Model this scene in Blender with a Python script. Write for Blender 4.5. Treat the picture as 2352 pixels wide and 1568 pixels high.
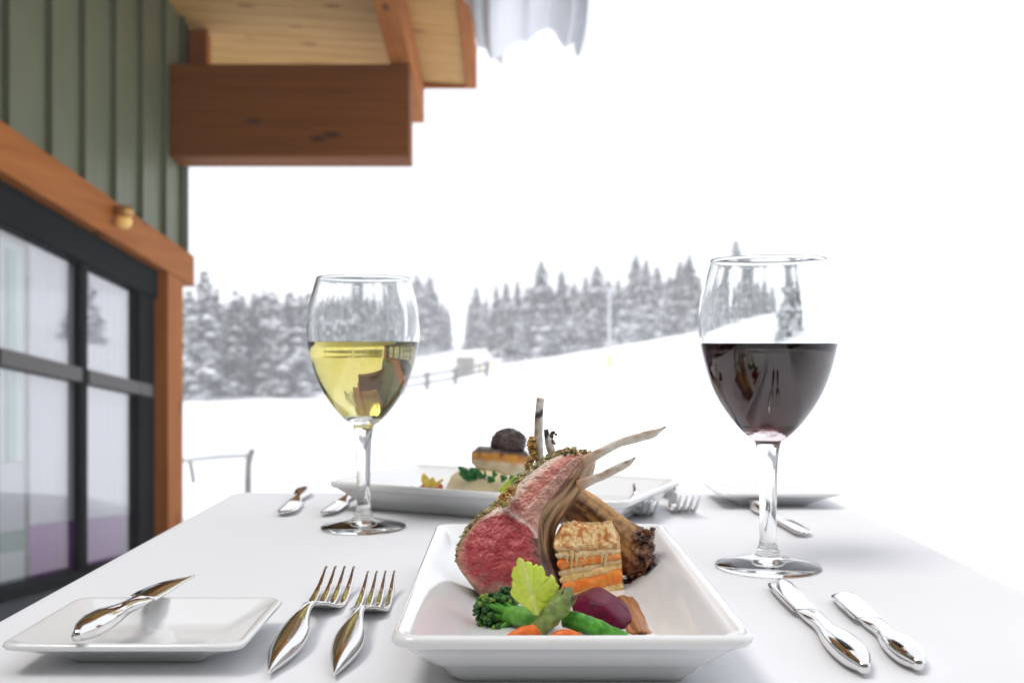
import bpy, bmesh, math, random
from mathutils import Vector, Matrix, noise
random.seed(7)
R = math.radians
scene = bpy.context.scene
for o in list(bpy.data.objects):
    bpy.data.objects.remove(o)
C = scene.collection

# ------------------------------------------------------------------ camera, sky, sun, exposure
EYE, TZ = 1.20, 1.05            # eye height, table-top height above the terrace (m)
F, CX, CY = 2450.0, 1176.0, 785.0
cam_d = bpy.data.cameras.new('camera')
cam = bpy.data.objects.new('camera', cam_d)
C.objects.link(cam)
cam.location = (0, 0, EYE)
cam.rotation_euler = (R(90), 0, 0)
cam_d.sensor_width = 36
cam_d.lens = 36 * F / 2352
cam_d.clip_start, cam_d.clip_end = 0.02, 3000
cam_d.dof.use_dof = True
cam_d.dof.focus_distance = 0.585
cam_d.dof.aperture_fstop = 11.5
scene.camera = cam

SUN_EL, SUN_AZ = R(61), R(236)   # azimuth measured from +Y clockwise: behind the camera, to the left
world = bpy.data.worlds.new('World')
scene.world = world
world.use_nodes = True
wn, wl = world.node_tree.nodes, world.node_tree.links
wn.clear()
sky = wn.new('ShaderNodeTexSky'); sky.sky_type = 'NISHITA'; sky.sun_disc = False
sky.sun_elevation = SUN_EL; sky.sun_rotation = SUN_AZ; sky.dust_density = 4; sky.air_density = 1.0
cloud = wn.new('ShaderNodeMix'); cloud.data_type = 'RGBA'
cloud.inputs[0].default_value = 0.86            # closed snow-cloud cover over the clear sky
wl.new(sky.outputs[0], cloud.inputs[6]); cloud.inputs[7].default_value = (9.6, 9.8, 10.2, 1)
bg = wn.new('ShaderNodeBackground'); bg.inputs[1].default_value = 0.10
wo = wn.new('ShaderNodeOutputWorld')
wl.new(cloud.outputs[2], bg.inputs[0]); wl.new(bg.outputs[0], wo.inputs[0])

sun_d = bpy.data.lights.new('sun', 'SUN')
sun_d.energy = 1.5; sun_d.angle = R(24); sun_d.color = (1.0, 0.96, 0.9)
sun = bpy.data.objects.new('sun', sun_d); C.objects.link(sun)
sd = Vector((math.sin(SUN_AZ) * math.cos(SUN_EL), math.cos(SUN_AZ) * math.cos(SUN_EL), math.sin(SUN_EL)))
sun.rotation_euler = (-sd).to_track_quat('-Z', 'Y').to_euler()
sun.location = (0, 0, 30)

scene.view_settings.view_transform = 'Standard'
scene.view_settings.look = 'None'
scene.view_settings.gamma = 1
scene.view_settings.use_curve_mapping = False
scene.view_settings.exposure = 0.52
scene.render.engine = 'CYCLES'
scene.cycles.use_denoising = True
scene.cycles.max_bounces = 10
scene.cycles.transmission_bounces = 12
scene.cycles.transparent_max_bounces = 12
scene.cycles.volume_bounces = 1
scene.cycles.sample_clamp_indirect = 6

# ------------------------------------------------------------------ helpers
def P(x, y, Y):                  # point seen at (x, y) of the 2352-wide picture, Y metres away
    return Vector(((x - CX) / F * Y, Y, EYE - (y - CY) / F * Y))
def T(x, y, h=0.0):              # point on the table plane (or h above it)
    return P(x, y, F * (EYE - TZ - h) / (y - CY))
def Z1(x, y, Y): return P(861 + .4325 * x, 890 + .4325 * y, Y)
def Z2(x, y, Y): return P(1022 + .238 * x, 1120 + .238 * y, Y)
def Z3(x, y, Y): return P(918.7 + .2808 * x, 890 + .2808 * y, Y)
def lerp(a, b, t): return a + (b - a) * t
def sstep(a, b, x):
    t = max(0, min(1, (x - a) / (b - a))); return t * t * (3 - 2 * t)
def mixc(a, b, t):
    t = max(0, min(1, t)); return tuple(a[i] + (b[i] - a[i]) * t for i in range(3))
def nz(p, s, seed=0): return noise.noise(Vector((p[0] * s + seed * 17.3, p[1] * s + seed * 5.1, p[2] * s)))
def fbm(p, s, seed=0, o=4): return noise.fractal(Vector((p[0] * s + seed * 17.3, p[1] * s - seed * 3.7, p[2] * s)), 1.0, 2.0, o)
def crom(pts, n):                # Catmull-Rom resample of a list of tuples / Vectors
    pts = [Vector(p) for p in pts]; m = len(pts) - 1; out = []
    for i in range(n):
        t = i / (n - 1) * m; k = min(int(t), m - 1); u = t - k
        p0, p1, p2, p3 = pts[max(k - 1, 0)], pts[k], pts[k + 1], pts[min(k + 2, m)]
        out.append(0.5 * ((2 * p1) + (p2 - p0) * u + (2 * p0 - 5 * p1 + 4 * p2 - p3) * u * u + (3 * p1 - p0 - 3 * p2 + p3) * u ** 3))
    return out

MATS = {}
def M(name, col=(.8, .8, .8), rough=.5, metal=0., spec=.5, attr=False, var=None, bump=None, sss=0., sssr=(.6, .25, .15),
      coat=0., stretch=(1, 1, 1), col2=None, ior=None, trans=0., sheen=0., ssscale=.004):
    m = bpy.data.materials.new(name); m.use_nodes = True
    nt = m.node_tree; N, L = nt.nodes, nt.links
    b = N['Principled BSDF']
    b.inputs['Base Color'].default_value = (*col, 1)
    b.inputs['Roughness'].default_value = rough
    b.inputs['Metallic'].default_value = metal
    b.inputs['Specular IOR Level'].default_value = spec
    b.inputs['Coat Weight'].default_value = coat
    b.inputs['Coat Roughness'].default_value = .08
    b.inputs['Sheen Weight'].default_value = sheen
    if ior: b.inputs['IOR'].default_value = ior
    b.inputs['Transmission Weight'].default_value = trans
    if sss:
        b.inputs['Subsurface Weight'].default_value = sss
        b.inputs['Subsurface Radius'].default_value = sssr
        b.inputs['Subsurface Scale'].default_value = ssscale
    src = None
    if attr:
        a = N.new('ShaderNodeAttribute'); a.attribute_name = 'Col'; src = a.outputs['Color']
    tc = N.new('ShaderNodeTexCoord'); mp = N.new('ShaderNodeMapping'); mp.inputs['Scale'].default_value = stretch
    L.new(tc.outputs['Object'], mp.inputs[0])
    if var:
        sc, amt = var[0], var[1]
        n = N.new('ShaderNodeTexNoise'); n.inputs['Scale'].default_value = sc; n.inputs['Detail'].default_value = 6
        n.inputs['Roughness'].default_value = .65
        L.new(mp.outputs[0], n.inputs['Vector'])
        mr = N.new('ShaderNodeMapRange'); mr.inputs[1].default_value = .3; mr.inputs[2].default_value = .7
        L.new(n.outputs[0], mr.inputs[0])
        if col2 is not None:
            mx = N.new('ShaderNodeMix'); mx.data_type = 'RGBA'
            L.new(mr.outputs[0], mx.inputs[0])
            if src: L.new(src, mx.inputs[6])
            else: mx.inputs[6].default_value = (*col, 1)
            mx.inputs[7].default_value = (*col2, 1)
            src = mx.outputs[2]
        else:
            mr.inputs[3].default_value = 1 - amt; mr.inputs[4].default_value = 1 + amt
            mx = N.new('ShaderNodeMix'); mx.data_type = 'RGBA'; mx.blend_type = 'MULTIPLY'; mx.inputs[0].default_value = 1
            if src: L.new(src, mx.inputs[6])
            else: mx.inputs[6].default_value = (*col, 1)
            L.new(mr.outputs[0], mx.inputs[7])
            src = mx.outputs[2]
    if src: L.new(src, b.inputs['Base Color'])
    if bump:
        n = N.new('ShaderNodeTexNoise'); n.inputs['Scale'].default_value = bump[0]; n.inputs['Detail'].default_value = 5
        L.new(mp.outputs[0], n.inputs['Vector'])
        bp = N.new('ShaderNodeBump'); bp.inputs['Strength'].default_value = bump[1]; bp.inputs['Distance'].default_value = bump[2]
        L.new(n.outputs[0], bp.inputs['Height']); L.new(bp.outputs[0], b.inputs['Normal'])
    MATS[name] = m
    return m

def wood(name, c1, c2, knot, axis):
    m = bpy.data.materials.new(name); m.use_nodes = True
    N, L = m.node_tree.nodes, m.node_tree.links; b = N['Principled BSDF']; b.inputs['Roughness'].default_value = .7; b.inputs['Specular IOR Level'].default_value = .2
    tc = N.new('ShaderNodeTexCoord'); mp = N.new('ShaderNodeMapping')
    mp.inputs['Scale'].default_value = tuple(.6 if i == axis else 14 for i in range(3))
    L.new(tc.outputs['Object'], mp.inputs[0])
    n = N.new('ShaderNodeTexNoise'); n.inputs['Scale'].default_value = 1.6; n.inputs['Detail'].default_value = 8; n.inputs['Distortion'].default_value = .6
    L.new(mp.outputs[0], n.inputs['Vector'])
    rp = N.new('ShaderNodeMapRange'); rp.inputs[1].default_value = .3; rp.inputs[2].default_value = .72
    L.new(n.outputs[0], rp.inputs[0])
    mx = N.new('ShaderNodeMix'); mx.data_type = 'RGBA'; mx.inputs[6].default_value = (*c1, 1); mx.inputs[7].default_value = (*c2, 1)
    L.new(rp.outputs[0], mx.inputs[0])
    mp2 = N.new('ShaderNodeMapping'); mp2.inputs['Scale'].default_value = tuple(1.3 if i == axis else 3.5 for i in range(3))
    L.new(tc.outputs['Object'], mp2.inputs[0])
    v = N.new('ShaderNodeTexVoronoi'); v.inputs['Scale'].default_value = 1.5; L.new(mp2.outputs[0], v.inputs['Vector'])
    kr = N.new('ShaderNodeMapRange'); kr.inputs[1].default_value = .07; kr.inputs[2].default_value = .17; kr.inputs[3].default_value = .85; kr.inputs[4].default_value = 0
    L.new(v.outputs[0], kr.inputs[0])
    m2 = N.new('ShaderNodeMix'); m2.data_type = 'RGBA'; m2.inputs[7].default_value = (*knot, 1)
    L.new(kr.outputs[0], m2.inputs[0]); L.new(mx.outputs[2], m2.inputs[6]); L.new(m2.outputs[2], b.inputs['Base Color'])
    bp = N.new('ShaderNodeBump'); bp.inputs['Strength'].default_value = .25; bp.inputs['Distance'].default_value = .004
    L.new(n.outputs[0], bp.inputs['Height']); L.new(bp.outputs[0], b.inputs['Normal'])
    return m

def mesh(name, verts, faces, cols=None, smooth=True):
    me = bpy.data.meshes.new(name)
    me.from_pydata([tuple(v) for v in verts], [], faces)
    if cols:
        at = me.color_attributes.new('Col', 'FLOAT_COLOR', 'POINT')
        flat = []
        for c in cols: flat += [c[0], c[1], c[2], 1.0]
        at.data.foreach_set('color', flat)
    bm = bmesh.new(); bm.from_mesh(me); bmesh.ops.recalc_face_normals(bm, faces=bm.faces); bm.to_mesh(me); bm.free()
    if smooth: me.polygons.foreach_set('use_smooth', [True] * len(me.polygons))
    me.update()
    return me
def tag(o, label=None, cat=None, group=None, kind=None):
    if label: o['label'] = label
    if cat: o['category'] = cat
    if group: o['group'] = group
    if kind: o['kind'] = kind
    return o
def empty(name, loc=(0, 0, 0), rz=0, label=None, cat=None, group=None):
    o = bpy.data.objects.new(name, None); C.objects.link(o)
    o.empty_display_size = .02
    o.location = loc; o.rotation_euler = (0, 0, rz)
    return tag(o, label, cat, group)
def add(name, me, mat, parent=None):     # mesh in world coordinates unless the parent sits at the origin
    o = bpy.data.objects.new(name, me); C.objects.link(o)
    if mat and not me.materials: me.materials.append(mat)
    if parent:
        o.parent = parent
        root = parent
        off = Vector((0, 0, 0))
        while root:
            off += root.location; root = root.parent
        if off.length > 0 and not me.get('local'):
            me.transform(Matrix.Translation(-off))
            me['local'] = 1
    return o
def solo(name, me, mat, label, cat, group=None, kind=None):
    """one-mesh thing with its origin at its base"""
    xs = [v.co for v in me.vertices]
    base = Vector((sum(v.x for v in xs) / len(xs), sum(v.y for v in xs) / len(xs), min(v.z for v in xs)))
    me.transform(Matrix.Translation(-base)); me['local'] = 1
    o = bpy.data.objects.new(name, me); C.objects.link(o); o.location = base
    if mat and not me.materials: me.materials.append(mat)
    return tag(o, label, cat, group, kind)
def copy_tree(o, parent=None):
    c = o.copy(); C.objects.link(c); c.parent = parent
    for ch in o.children: copy_tree(ch, c)
    return c

def loft(secs, cap=True, closed=True, cols=None):
    n = len(secs[0]); V, Fc, K = [], [], []
    for i, s in enumerate(secs):
        V += list(s)
        if cols: K += cols[i]
    for i in range(len(secs) - 1):
        for j in range(n if closed else n - 1):
            a, b = i * n + j, i * n + (j + 1) % n
            Fc.append((a, b, b + n, a + n))
    if cap:
        for i in (0, len(secs) - 1):
            c = sum((Vector(p) for p in secs[i]), Vector()) / n
            k = len(V); V.append(c)
            if cols: K.append(cols[i][0])
            for j in range(n): Fc.append((i * n + j, i * n + (j + 1) % n, k))
    return V, Fc, (K if cols else None)
def tube(pts, rad, n=10, seg=None, squash=(1, 1), wob=0, wobs=200, colf=None):
    """lofted tube through pts; radii per point; returns verts, faces, cols"""
    seg = seg or len(pts) * 4
    line = crom(pts, seg)
    rr = [v[0] for v in crom([(r, 0, 0) for r in rad], seg)]
    secs, cols = [], []
    for i, p in enumerate(line):
        d = (line[min(i + 1, seg - 1)] - line[max(i - 1, 0)]).normalized()
        up = Vector((0, 1, 0)) if abs(d.y) < .9 else Vector((0, 0, 1))
        a = d.cross(up).normalized(); b = d.cross(a).normalized()
        s, c = [], []
        for j in range(n):
            t = 2 * math.pi * j / n
            q = p + (a * math.cos(t) * squash[0] + b * math.sin(t) * squash[1]) * max(rr[i], 1e-5)
            if wob: q += (a * math.cos(t) + b * math.sin(t)) * wob * fbm(q, wobs)
            s.append(q)
            if colf: c.append(colf(q, i / (seg - 1), j / n))
        secs.append(s); cols.append(c)
    return loft(secs, cols=cols if colf else None)
def join(parts):
    V, Fc, K = [], [], []
    for v, f, k in parts:
        o = len(V); V += v; Fc += [tuple(i + o for i in q) for q in f]
        if k: K += k
    return V, Fc, (K or None)
def lathe(prof, n=64, cx=0, cy=0):
    secs = [[Vector((cx + r * math.cos(2 * math.pi * j / n), cy + r * math.sin(2 * math.pi * j / n), z)) for j in range(n)] for r, z in prof]
    return loft(secs, cap=False)
_ico = {}
def blob(c, r, sub=1, wob=.25, seed=0, col=None, sq=(1, 1, 1)):
    if sub not in _ico:
        bm = bmesh.new(); bmesh.ops.create_icosphere(bm, subdivisions=sub, radius=1)
        bm.verts.ensure_lookup_table()
        _ico[sub] = ([v.co.copy() for v in bm.verts], [tuple(v.index for v in f.verts) for f in bm.faces]); bm.free()
    vs, fs = _ico[sub]
    V = []
    for v in vs:
        k = 1 + wob * noise.noise(v * 1.7 + Vector((seed * 3.1, seed * 1.7, seed)))
        V.append(Vector((c[0] + v.x * r * k * sq[0], c[1] + v.y * r * k * sq[1], c[2] + v.z * r * k * sq[2])))
    K = None
    if col: K = [col(v) if callable(col) else col for v in V]
    return V, fs, K
def boxm(name, corners, bev=0.0, smooth=False):
    fs = [(0, 1, 2, 3), (4, 7, 6, 5), (0, 4, 5, 1), (1, 5, 6, 2), (2, 6, 7, 3), (3, 7, 4, 0)]
    me = mesh(name, corners, fs, smooth=False)
    if bev:
        bm = bmesh.new(); bm.from_mesh(me)
        bmesh.ops.bevel(bm, geom=list(bm.edges), offset=bev, segments=2, affect='EDGES', profile=.5)
        bm.to_mesh(me); bm.free()
    return me
def abox(name, x0, x1, y0, y1, z0, z1, bev=0.0):
    return boxm(name, [Vector(p) for p in ((x0, y0, z0), (x1, y0, z0), (x1, y1, z0), (x0, y1, z0), (x0, y0, z1), (x1, y0, z1), (x1, y1, z1), (x0, y1, z1))], bev)

# ------------------------------------------------------------------ materials
m_snow = M('snow', (.86, .88, .92), rough=.7, bump=(3, .25, .05), var=(.8, .03))
m_cloth = M('white_linen', (.755, .76, .785), rough=.85, spec=.2, bump=(13, .35, .0035), sheen=.15, var=(6, .015))
m_china = M('glazed_china', (.77, .775, .785), rough=.10, spec=.5, coat=.5, bump=(25, .02, .002))
m_steel = M('polished_steel', (.76, .75, .74), rough=.09, metal=1, bump=(90, .02, .0006), var=(60, .04))
m_siding = M('green_metal_siding', (.145, .165, .100), rough=.45, spec=.3, var=(1.3, .10), bump=(40, .05, .003))
m_frame = M('charcoal_window_frame', (.012, .014, .015), rough=.7, spec=.04)
m_rail = M('grey_window_rail', (.11, .105, .10), rough=.5, spec=.2)
c1, c2, ck = (.43, .150, .028), (.32, .095, .014), (.08, .024, .008)
w_x, w_y, w_z = wood('timber_x', c1, c2, ck, 0), wood('timber_y', c1, c2, ck, 1), wood('timber_z', c1, c2, ck, 2)
w_dark = wood('shaded_timber', (.26, .085, .012), (.19, .056, .007), (.04, .012, .003), 0)  # darker copy of the timber; the cross beams' shade is put into its colour
w_pine = wood('pine_board', (.62, .385, .140), (.50, .28, .085), (.20, .075, .018), 0)

# ------------------------------------------------------------------ ground
def ground(X, Y):
    a = X / max(Y, 12)
    a = max(-.5, min(.62, a))
    z80 = -2 + .147 * max(-2, 80 * a + 12)
    g = sstep(6, 75, Y) * (z80 + 1) - 1.0 * sstep(8.5, 13.5, Y)
    g += .05 * max(0, Y - 80)
    g -= .45 * sstep(-.8, -1.7, X) * (1 - sstep(8.5, 12, Y))
    if Y > 10: g += .12 * fbm((X, Y, 0), .12) * min(1, (Y - 10) / 20)
    return g
gx = [-200 + 20 * i for i in range(7)] + [-70 + 2.5 * i for i in range(13)] + [-38 + 1. * i for i in range(77)] + [41 + 3 * i for i in range(12)] + [80 + 20 * i for i in range(7)]
gy = [-30 + 6 * i for i in range(5)] + [-3 + 1. * i for i in range(60)] + [57 + 2 * i for i in range(40)] + [140 + 12 * i for i in range(13)]
V = [Vector((x, y, ground(x, y))) for y in gy for x in gx]
nx = len(gx)
Fc = [(j * nx + i, j * nx + i + 1, (j + 1) * nx + i + 1, (j + 1) * nx + i) for j in range(len(gy) - 1) for i in range(nx - 1)]
o = add('snow_ground', mesh('snow_ground', V, Fc), m_snow)
tag(o, 'smooth white snow slope rising to the right behind the table', 'snow', kind='structure')

# ------------------------------------------------------------------ lodge
KX, KZ = -.0106, -.1216          # the lodge follows the falling ground: its long lines rake down with distance
def B(X, t, Z): return Vector((X + KX * t, t, Z + KZ * t))
def bbox(name, X0, X1, t0, t1, Z0, Z1, bev=0.0):
    return boxm(name, [B(*p) for p in ((X0, t0, Z0), (X1, t0, Z0), (X1, t1, Z0), (X0, t1, Z0), (X0, t0, Z1), (X1, t0, Z1), (X1, t1, Z1), (X0, t1, Z1))], bev)
WX = -2.35
lodge = empty('lodge_building', (WX, 7.9, -.5), 0, 'green metal-sided timber lodge with wide eaves at the left', 'building')
# core walls behind the cladding
add('wall', bbox('wall', WX - .25, WX - .03, -3.0, 7.90, 2.56, 4.9), m_siding, lodge)
add('gable_wall', bbox('gable_wall', -7, WX - .03, 7.72, 7.88, -1.2, 4.9), m_siding, lodge)
add('base_wall', bbox('base_wall', WX - .2, WX + .03, -3, 7.2, -1.2, .60), M('dark_base', (.04, .045, .05), rough=.6), lodge)
seam_t = [-2.64 + .475 * i for i in range(16)] + [5.03, 5.51, 5.95, 6.43, 6.91, 7.39, 7.81, 7.94]
seam_t = [s for s in seam_t if s < 4.7] + [5.03, 5.51, 5.95, 6.43, 6.91, 7.39, 7.81, 7.94]
for a, b_ in zip(seam_t[:-1], seam_t[1:]):
    w = b_ - a
    prof = [(0, 0), (0, .035), (.016, .035), (.016, .004), (.022, 0)]
    if w > .3: prof += [(w * .5 - .01, 0.0), (w * .5, .002), (w * .5 + .01, 0.0)]
    prof += [(w - .004, 0), (w - .004, -.02), (0, -.02)]
    secs = [[B(WX + d, a + u, Z) for u, d in prof] for Z in (2.60, 4.9)]
    v, f, _ = loft(secs)
    add('siding_panel', mesh('siding_panel', v, f, smooth=False), m_siding, lodge)
add('corner_trim', bbox('corner_trim', WX - .02, WX + .018, 7.94, 7.975, 2.6, 4.9), M('dark_trim', (.05, .06, .045), rough=.5), lodge)
# header beam, corner post
add('header_beam', bbox('header_beam', WX - .02, WX + .10, -3, 7.84, 2.554, 2.78, .006), w_y, lodge)
add('corner_post', bbox('corner_post', WX - .02, WX + .10, 7.22, 7.56, -1.2, 2.55, .006), w_z, lodge)
# windows: one long glazed front: frame, mullions, rails, panes
wf = add('window_frame', bbox('window_frame', WX - .06, WX + .035, -3, 7.20, 2.365, 2.551, .004), m_frame, lodge)
def pane_mat():
    m = bpy.data.materials.new('window_glass'); m.use_nodes = True
    N, L = m.node_tree.nodes, m.node_tree.links; N.clear()
    t = N.new('ShaderNodeBsdfTransparent'); t.inputs[0].default_value = (.93, .94, .95, 1)
    g = N.new('ShaderNodeBsdfGlossy'); g.inputs['Roughness'].default_value = .015
    ge = N.new('ShaderNodeNewGeometry'); dt = N.new('ShaderNodeVectorMath'); dt.operation = 'DOT_PRODUCT'
    L.new(ge.outputs['Normal'], dt.inputs[0]); L.new(ge.outputs['Incoming'], dt.inputs[1])
    ab = N.new('ShaderNodeMath'); ab.operation = 'ABSOLUTE'; L.new(dt.outputs['Value'], ab.inputs[0])
    om = N.new('ShaderNodeMath'); om.operation = 'SUBTRACT'; om.inputs[0].default_value = 1; L.new(ab.outputs[0], om.inputs[1])
    pw = N.new('ShaderNodeMath'); pw.operation = 'POWER'; pw.inputs[1].default_value = 5; L.new(om.outputs[0], pw.inputs[0])
    fr = N.new('ShaderNodeMath'); fr.operation = 'MULTIPLY_ADD'; fr.inputs[1].default_value = .79; fr.inputs[2].default_value = .21; L.new(pw.outputs[0], fr.inputs[0])
    mx = N.new('ShaderNodeMixShader'); out = N.new('ShaderNodeOutputMaterial')
    L.new(fr.outputs[0], mx.inputs[0]); L.new(t.outputs[0], mx.inputs[1]); L.new(g.outputs[0], mx.inputs[2]); L.new(mx.outputs[0], out.inputs[0])
    return m
m_pane = pane_mat()
mull = [(-3, -2.9), (-1.6, -1.5), (-.1, 0), (1.5, 1.6), (3.1, 3.2), (4.86, 4.955), (5.92, 6.02), (6.88, 7.18)]
for a, b_ in mull:
    add('mullion', bbox('mullion', WX - .024, WX + .02, a, b_, .66, 2.363, .004), m_frame, wf)
for (a0, a), (b_, b1) in zip(mull[:-1], mull[1:]):
    add('cross_rail', bbox('cross_rail', WX - .05, WX + .03, a + .001, b_ - .001, 1.695, 1.775, .004), m_rail, wf)
    for z0, z1 in ((.66, 1.694), (1.776, 2.364)):
        add('pane', bbox('pane', WX - .020, WX - .016, a + .001, b_ - .001, z0, z1), m_pane, wf)
add('end_rail', bbox('end_rail', WX + .021, WX + .031, 6.885, 7.12, 1.695, 1.775), m_rail, wf)
add('window_sill', bbox('window_sill', WX - .06, WX + .09, -3, 7.18, .602, .655, .004), m_frame, lodge)
# room behind the glass
m_int = M('interior_paint', (.62, .60, .62), rough=.8)
add('room_floor', bbox('room_floor', -6.5, WX - .07, -3, 7.7, .50, .598), M('room_boards', (.28, .2, .13), rough=.5, var=(3, .2)), lodge)
add('room_ceiling', bbox('room_ceiling', -6.5, WX - .26, -3, 7.7, 2.6, 2.7), m_int, lodge)
add('room_back_wall', bbox('room_back_wall', -6.6, -6.5, -3, 7.7, .5, 2.7), m_int, lodge)
# roof
def soff(X): return 4.53 + (X - WX) / (-.2 - WX) * (4.40 - 4.53)
k = 0
t = 3.01
while t < 8.84:
    w = min(.18, 8.85 - t)
    cs = []
    for zo in (0, .022):
        cs += [B(WX - .02, t, soff(WX) + zo), B(-.29, t, soff(-.29) + zo), B(-.29, t + w - .006, soff(-.29) + zo), B(WX - .02, t + w - .006, soff(WX) + zo)]
    add('soffit_board', boxm('soffit_board', cs, .003), w_pine, lodge)
    t += .18
cs = []
for zo in (.024, .16): cs += [B(-7, 2.95, soff(-7) + zo), B(-.29, 2.95, soff(-.29) + zo), B(-.29, 8.86, soff(-.29) + zo), B(-7, 8.86, soff(-7) + zo)]
add('roof', boxm('roof', cs), M('roof_deck', (.08, .08, .08), rough=.8), lodge)
add('fascia', bbox('fascia', -.288, -.198, 2.96, 8.83, 4.375, 4.60, .006), w_y, lodge)
add('end_fascia', bbox('end_fascia', -7, -.198, 8.865, 8.90, 4.385, 4.75, .004), w_x, lodge)
add('purlin', bbox('purlin', -.786, -.634, 2.96, 8.86, 4.088, 4.40, .006), w_y, lodge)
add('wall_plate', bbox('wall_plate', WX + .0, WX + .15, 7.98, 8.10, 3.9, 4.50, .005), w_z, lodge)
cbm = add('cross_beam', bbox('cross_beam', WX + .002, -.645, 7.56, 7.83, 3.43, 3.757, .005), w_dark, lodge)
add('cross_beam', bbox('cross_beam', WX + .002, -.645, 7.56, 7.83, 3.759, 4.085, .005), w_dark, lodge)
for tt in (3.1,):
    add('cross_beam', bbox('cross_beam', WX + .05, -.645, tt, tt + .27, 3.43, 4.085, .005), w_dark, lodge)
# unseen lodge wing behind the diner's seat, inferred from the wine's dark reflection, set close to deepen it
for i in range(18):
    x0 = -2.3 + .36 * i
    add('siding_panel', abox('siding_panel', x0, x0 + .352, -2.14, -2.12 + (.03 if i % 2 else .0), -.6, 3.6), m_siding, lodge)
add('unseen_wing_eave', abox('unseen_wing_eave', -2.3, 4.2, -2.14, -1.5, 3.62, 3.80), w_x, lodge)

lamp = empty('wall_lamp', B(WX + .12, 5.9, 2.6), 0, 'small brass wall lamp glowing on the lodge header beam', 'lamp')
m_brass = M('warm_brass', (.55, .30, .10), rough=.3, metal=.6)
p = B(WX + .155, 6.22, 2.66)
add('lamp_shade', mesh('lamp_shade', *lathe([(.001, p.z + .085), (.04, p.z + .085), (.05, p.z + .06), (.05, p.z + .035), (.03, p.z + .025), (.001, p.z + .025)], 20, p.x, p.y)[:2]), m_brass, lamp)
m_glow = M('lamp_glow', (.9, .6, .2)); m_glow.node_tree.nodes['Principled BSDF'].inputs['Emission Color'].default_value = (1, .55, .12, 1)
m_glow.node_tree.nodes['Principled BSDF'].inputs['Emission Strength'].default_value = .12
add('bulb', mesh('bulb', *lathe([(.001, p.z + .022), (.04, p.z + .02), (.045, p.z - .01), (.03, p.z - .04), (.001, p.z - .045)], 20, p.x, p.y)[:2]), m_glow, lamp)
add('bracket', abox('bracket', p.x - .056, p.x - .03, p.y - .02, p.y + .02, p.z + .03, p.z + .08), m_brass, lamp)

# coloured sheets and panels just inside the glass, painting in what the windows mirror
def wavy_sheet(name, t0, t1, z0, z1, X, mat, amp=.012, per=.11):
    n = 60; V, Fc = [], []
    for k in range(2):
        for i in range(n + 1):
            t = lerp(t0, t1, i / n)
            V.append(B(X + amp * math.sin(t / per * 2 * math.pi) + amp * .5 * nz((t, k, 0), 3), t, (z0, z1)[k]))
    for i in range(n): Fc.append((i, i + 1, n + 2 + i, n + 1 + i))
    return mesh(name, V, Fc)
m_lilac = M('lilac_reflection', (.82, .79, .84), rough=.8, sheen=.2)
m_purple = M('purple_reflection', (.34, .03, .40), rough=.8, sheen=.2)
m_mint = M('mint_reflection', (.70, .80, .76), rough=.5)
def reflection_sheet(t0, t1, label):  # lilac sheet over a purple band, standing in for the pane's reflection
    c = empty('reflection_sheet', B(WX - .08, (t0 + t1) / 2, .62), 0, label, 'reflection_sheet', 'painted reflections inside the lodge windows')
    add('lilac_sheet', wavy_sheet('lilac_sheet', t0, t1, .925, 2.40, WX - .08, m_lilac), m_lilac, c)
    add('purple_band', wavy_sheet('purple_band', t0, t1, .62, .924, WX - .08, m_purple), m_purple, c)
reflection_sheet(5.50, 5.98, 'painted lilac and purple reflection in the wider lodge window')
reflection_sheet(6.02, 6.98, 'painted lilac and purple reflection in the narrow window by the corner post')
bd = empty('reflection_board', B(WX - .11, 5.2, .6), 0, 'painted white and mint reflection inside the lodge window', 'reflection_panel')  # mirrored colours of the left pane painted on panels behind it
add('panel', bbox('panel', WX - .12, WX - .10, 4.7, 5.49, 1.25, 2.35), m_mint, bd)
add('lower_panel', bbox('lower_panel', WX - .12, WX - .10, 4.7, 5.49, .90, 1.245), M('grey_reflection', (.6, .6, .63)), bd)
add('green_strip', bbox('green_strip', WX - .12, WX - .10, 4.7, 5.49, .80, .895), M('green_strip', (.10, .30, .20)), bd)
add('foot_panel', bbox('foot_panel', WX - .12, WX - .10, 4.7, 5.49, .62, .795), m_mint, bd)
add('teal_reflection', bbox('teal_reflection', WX - .098, WX - .07, 5.27, 5.33, 1.25, 2.3), M('teal_reflected', (.32, .55, .48)), bd)

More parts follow.
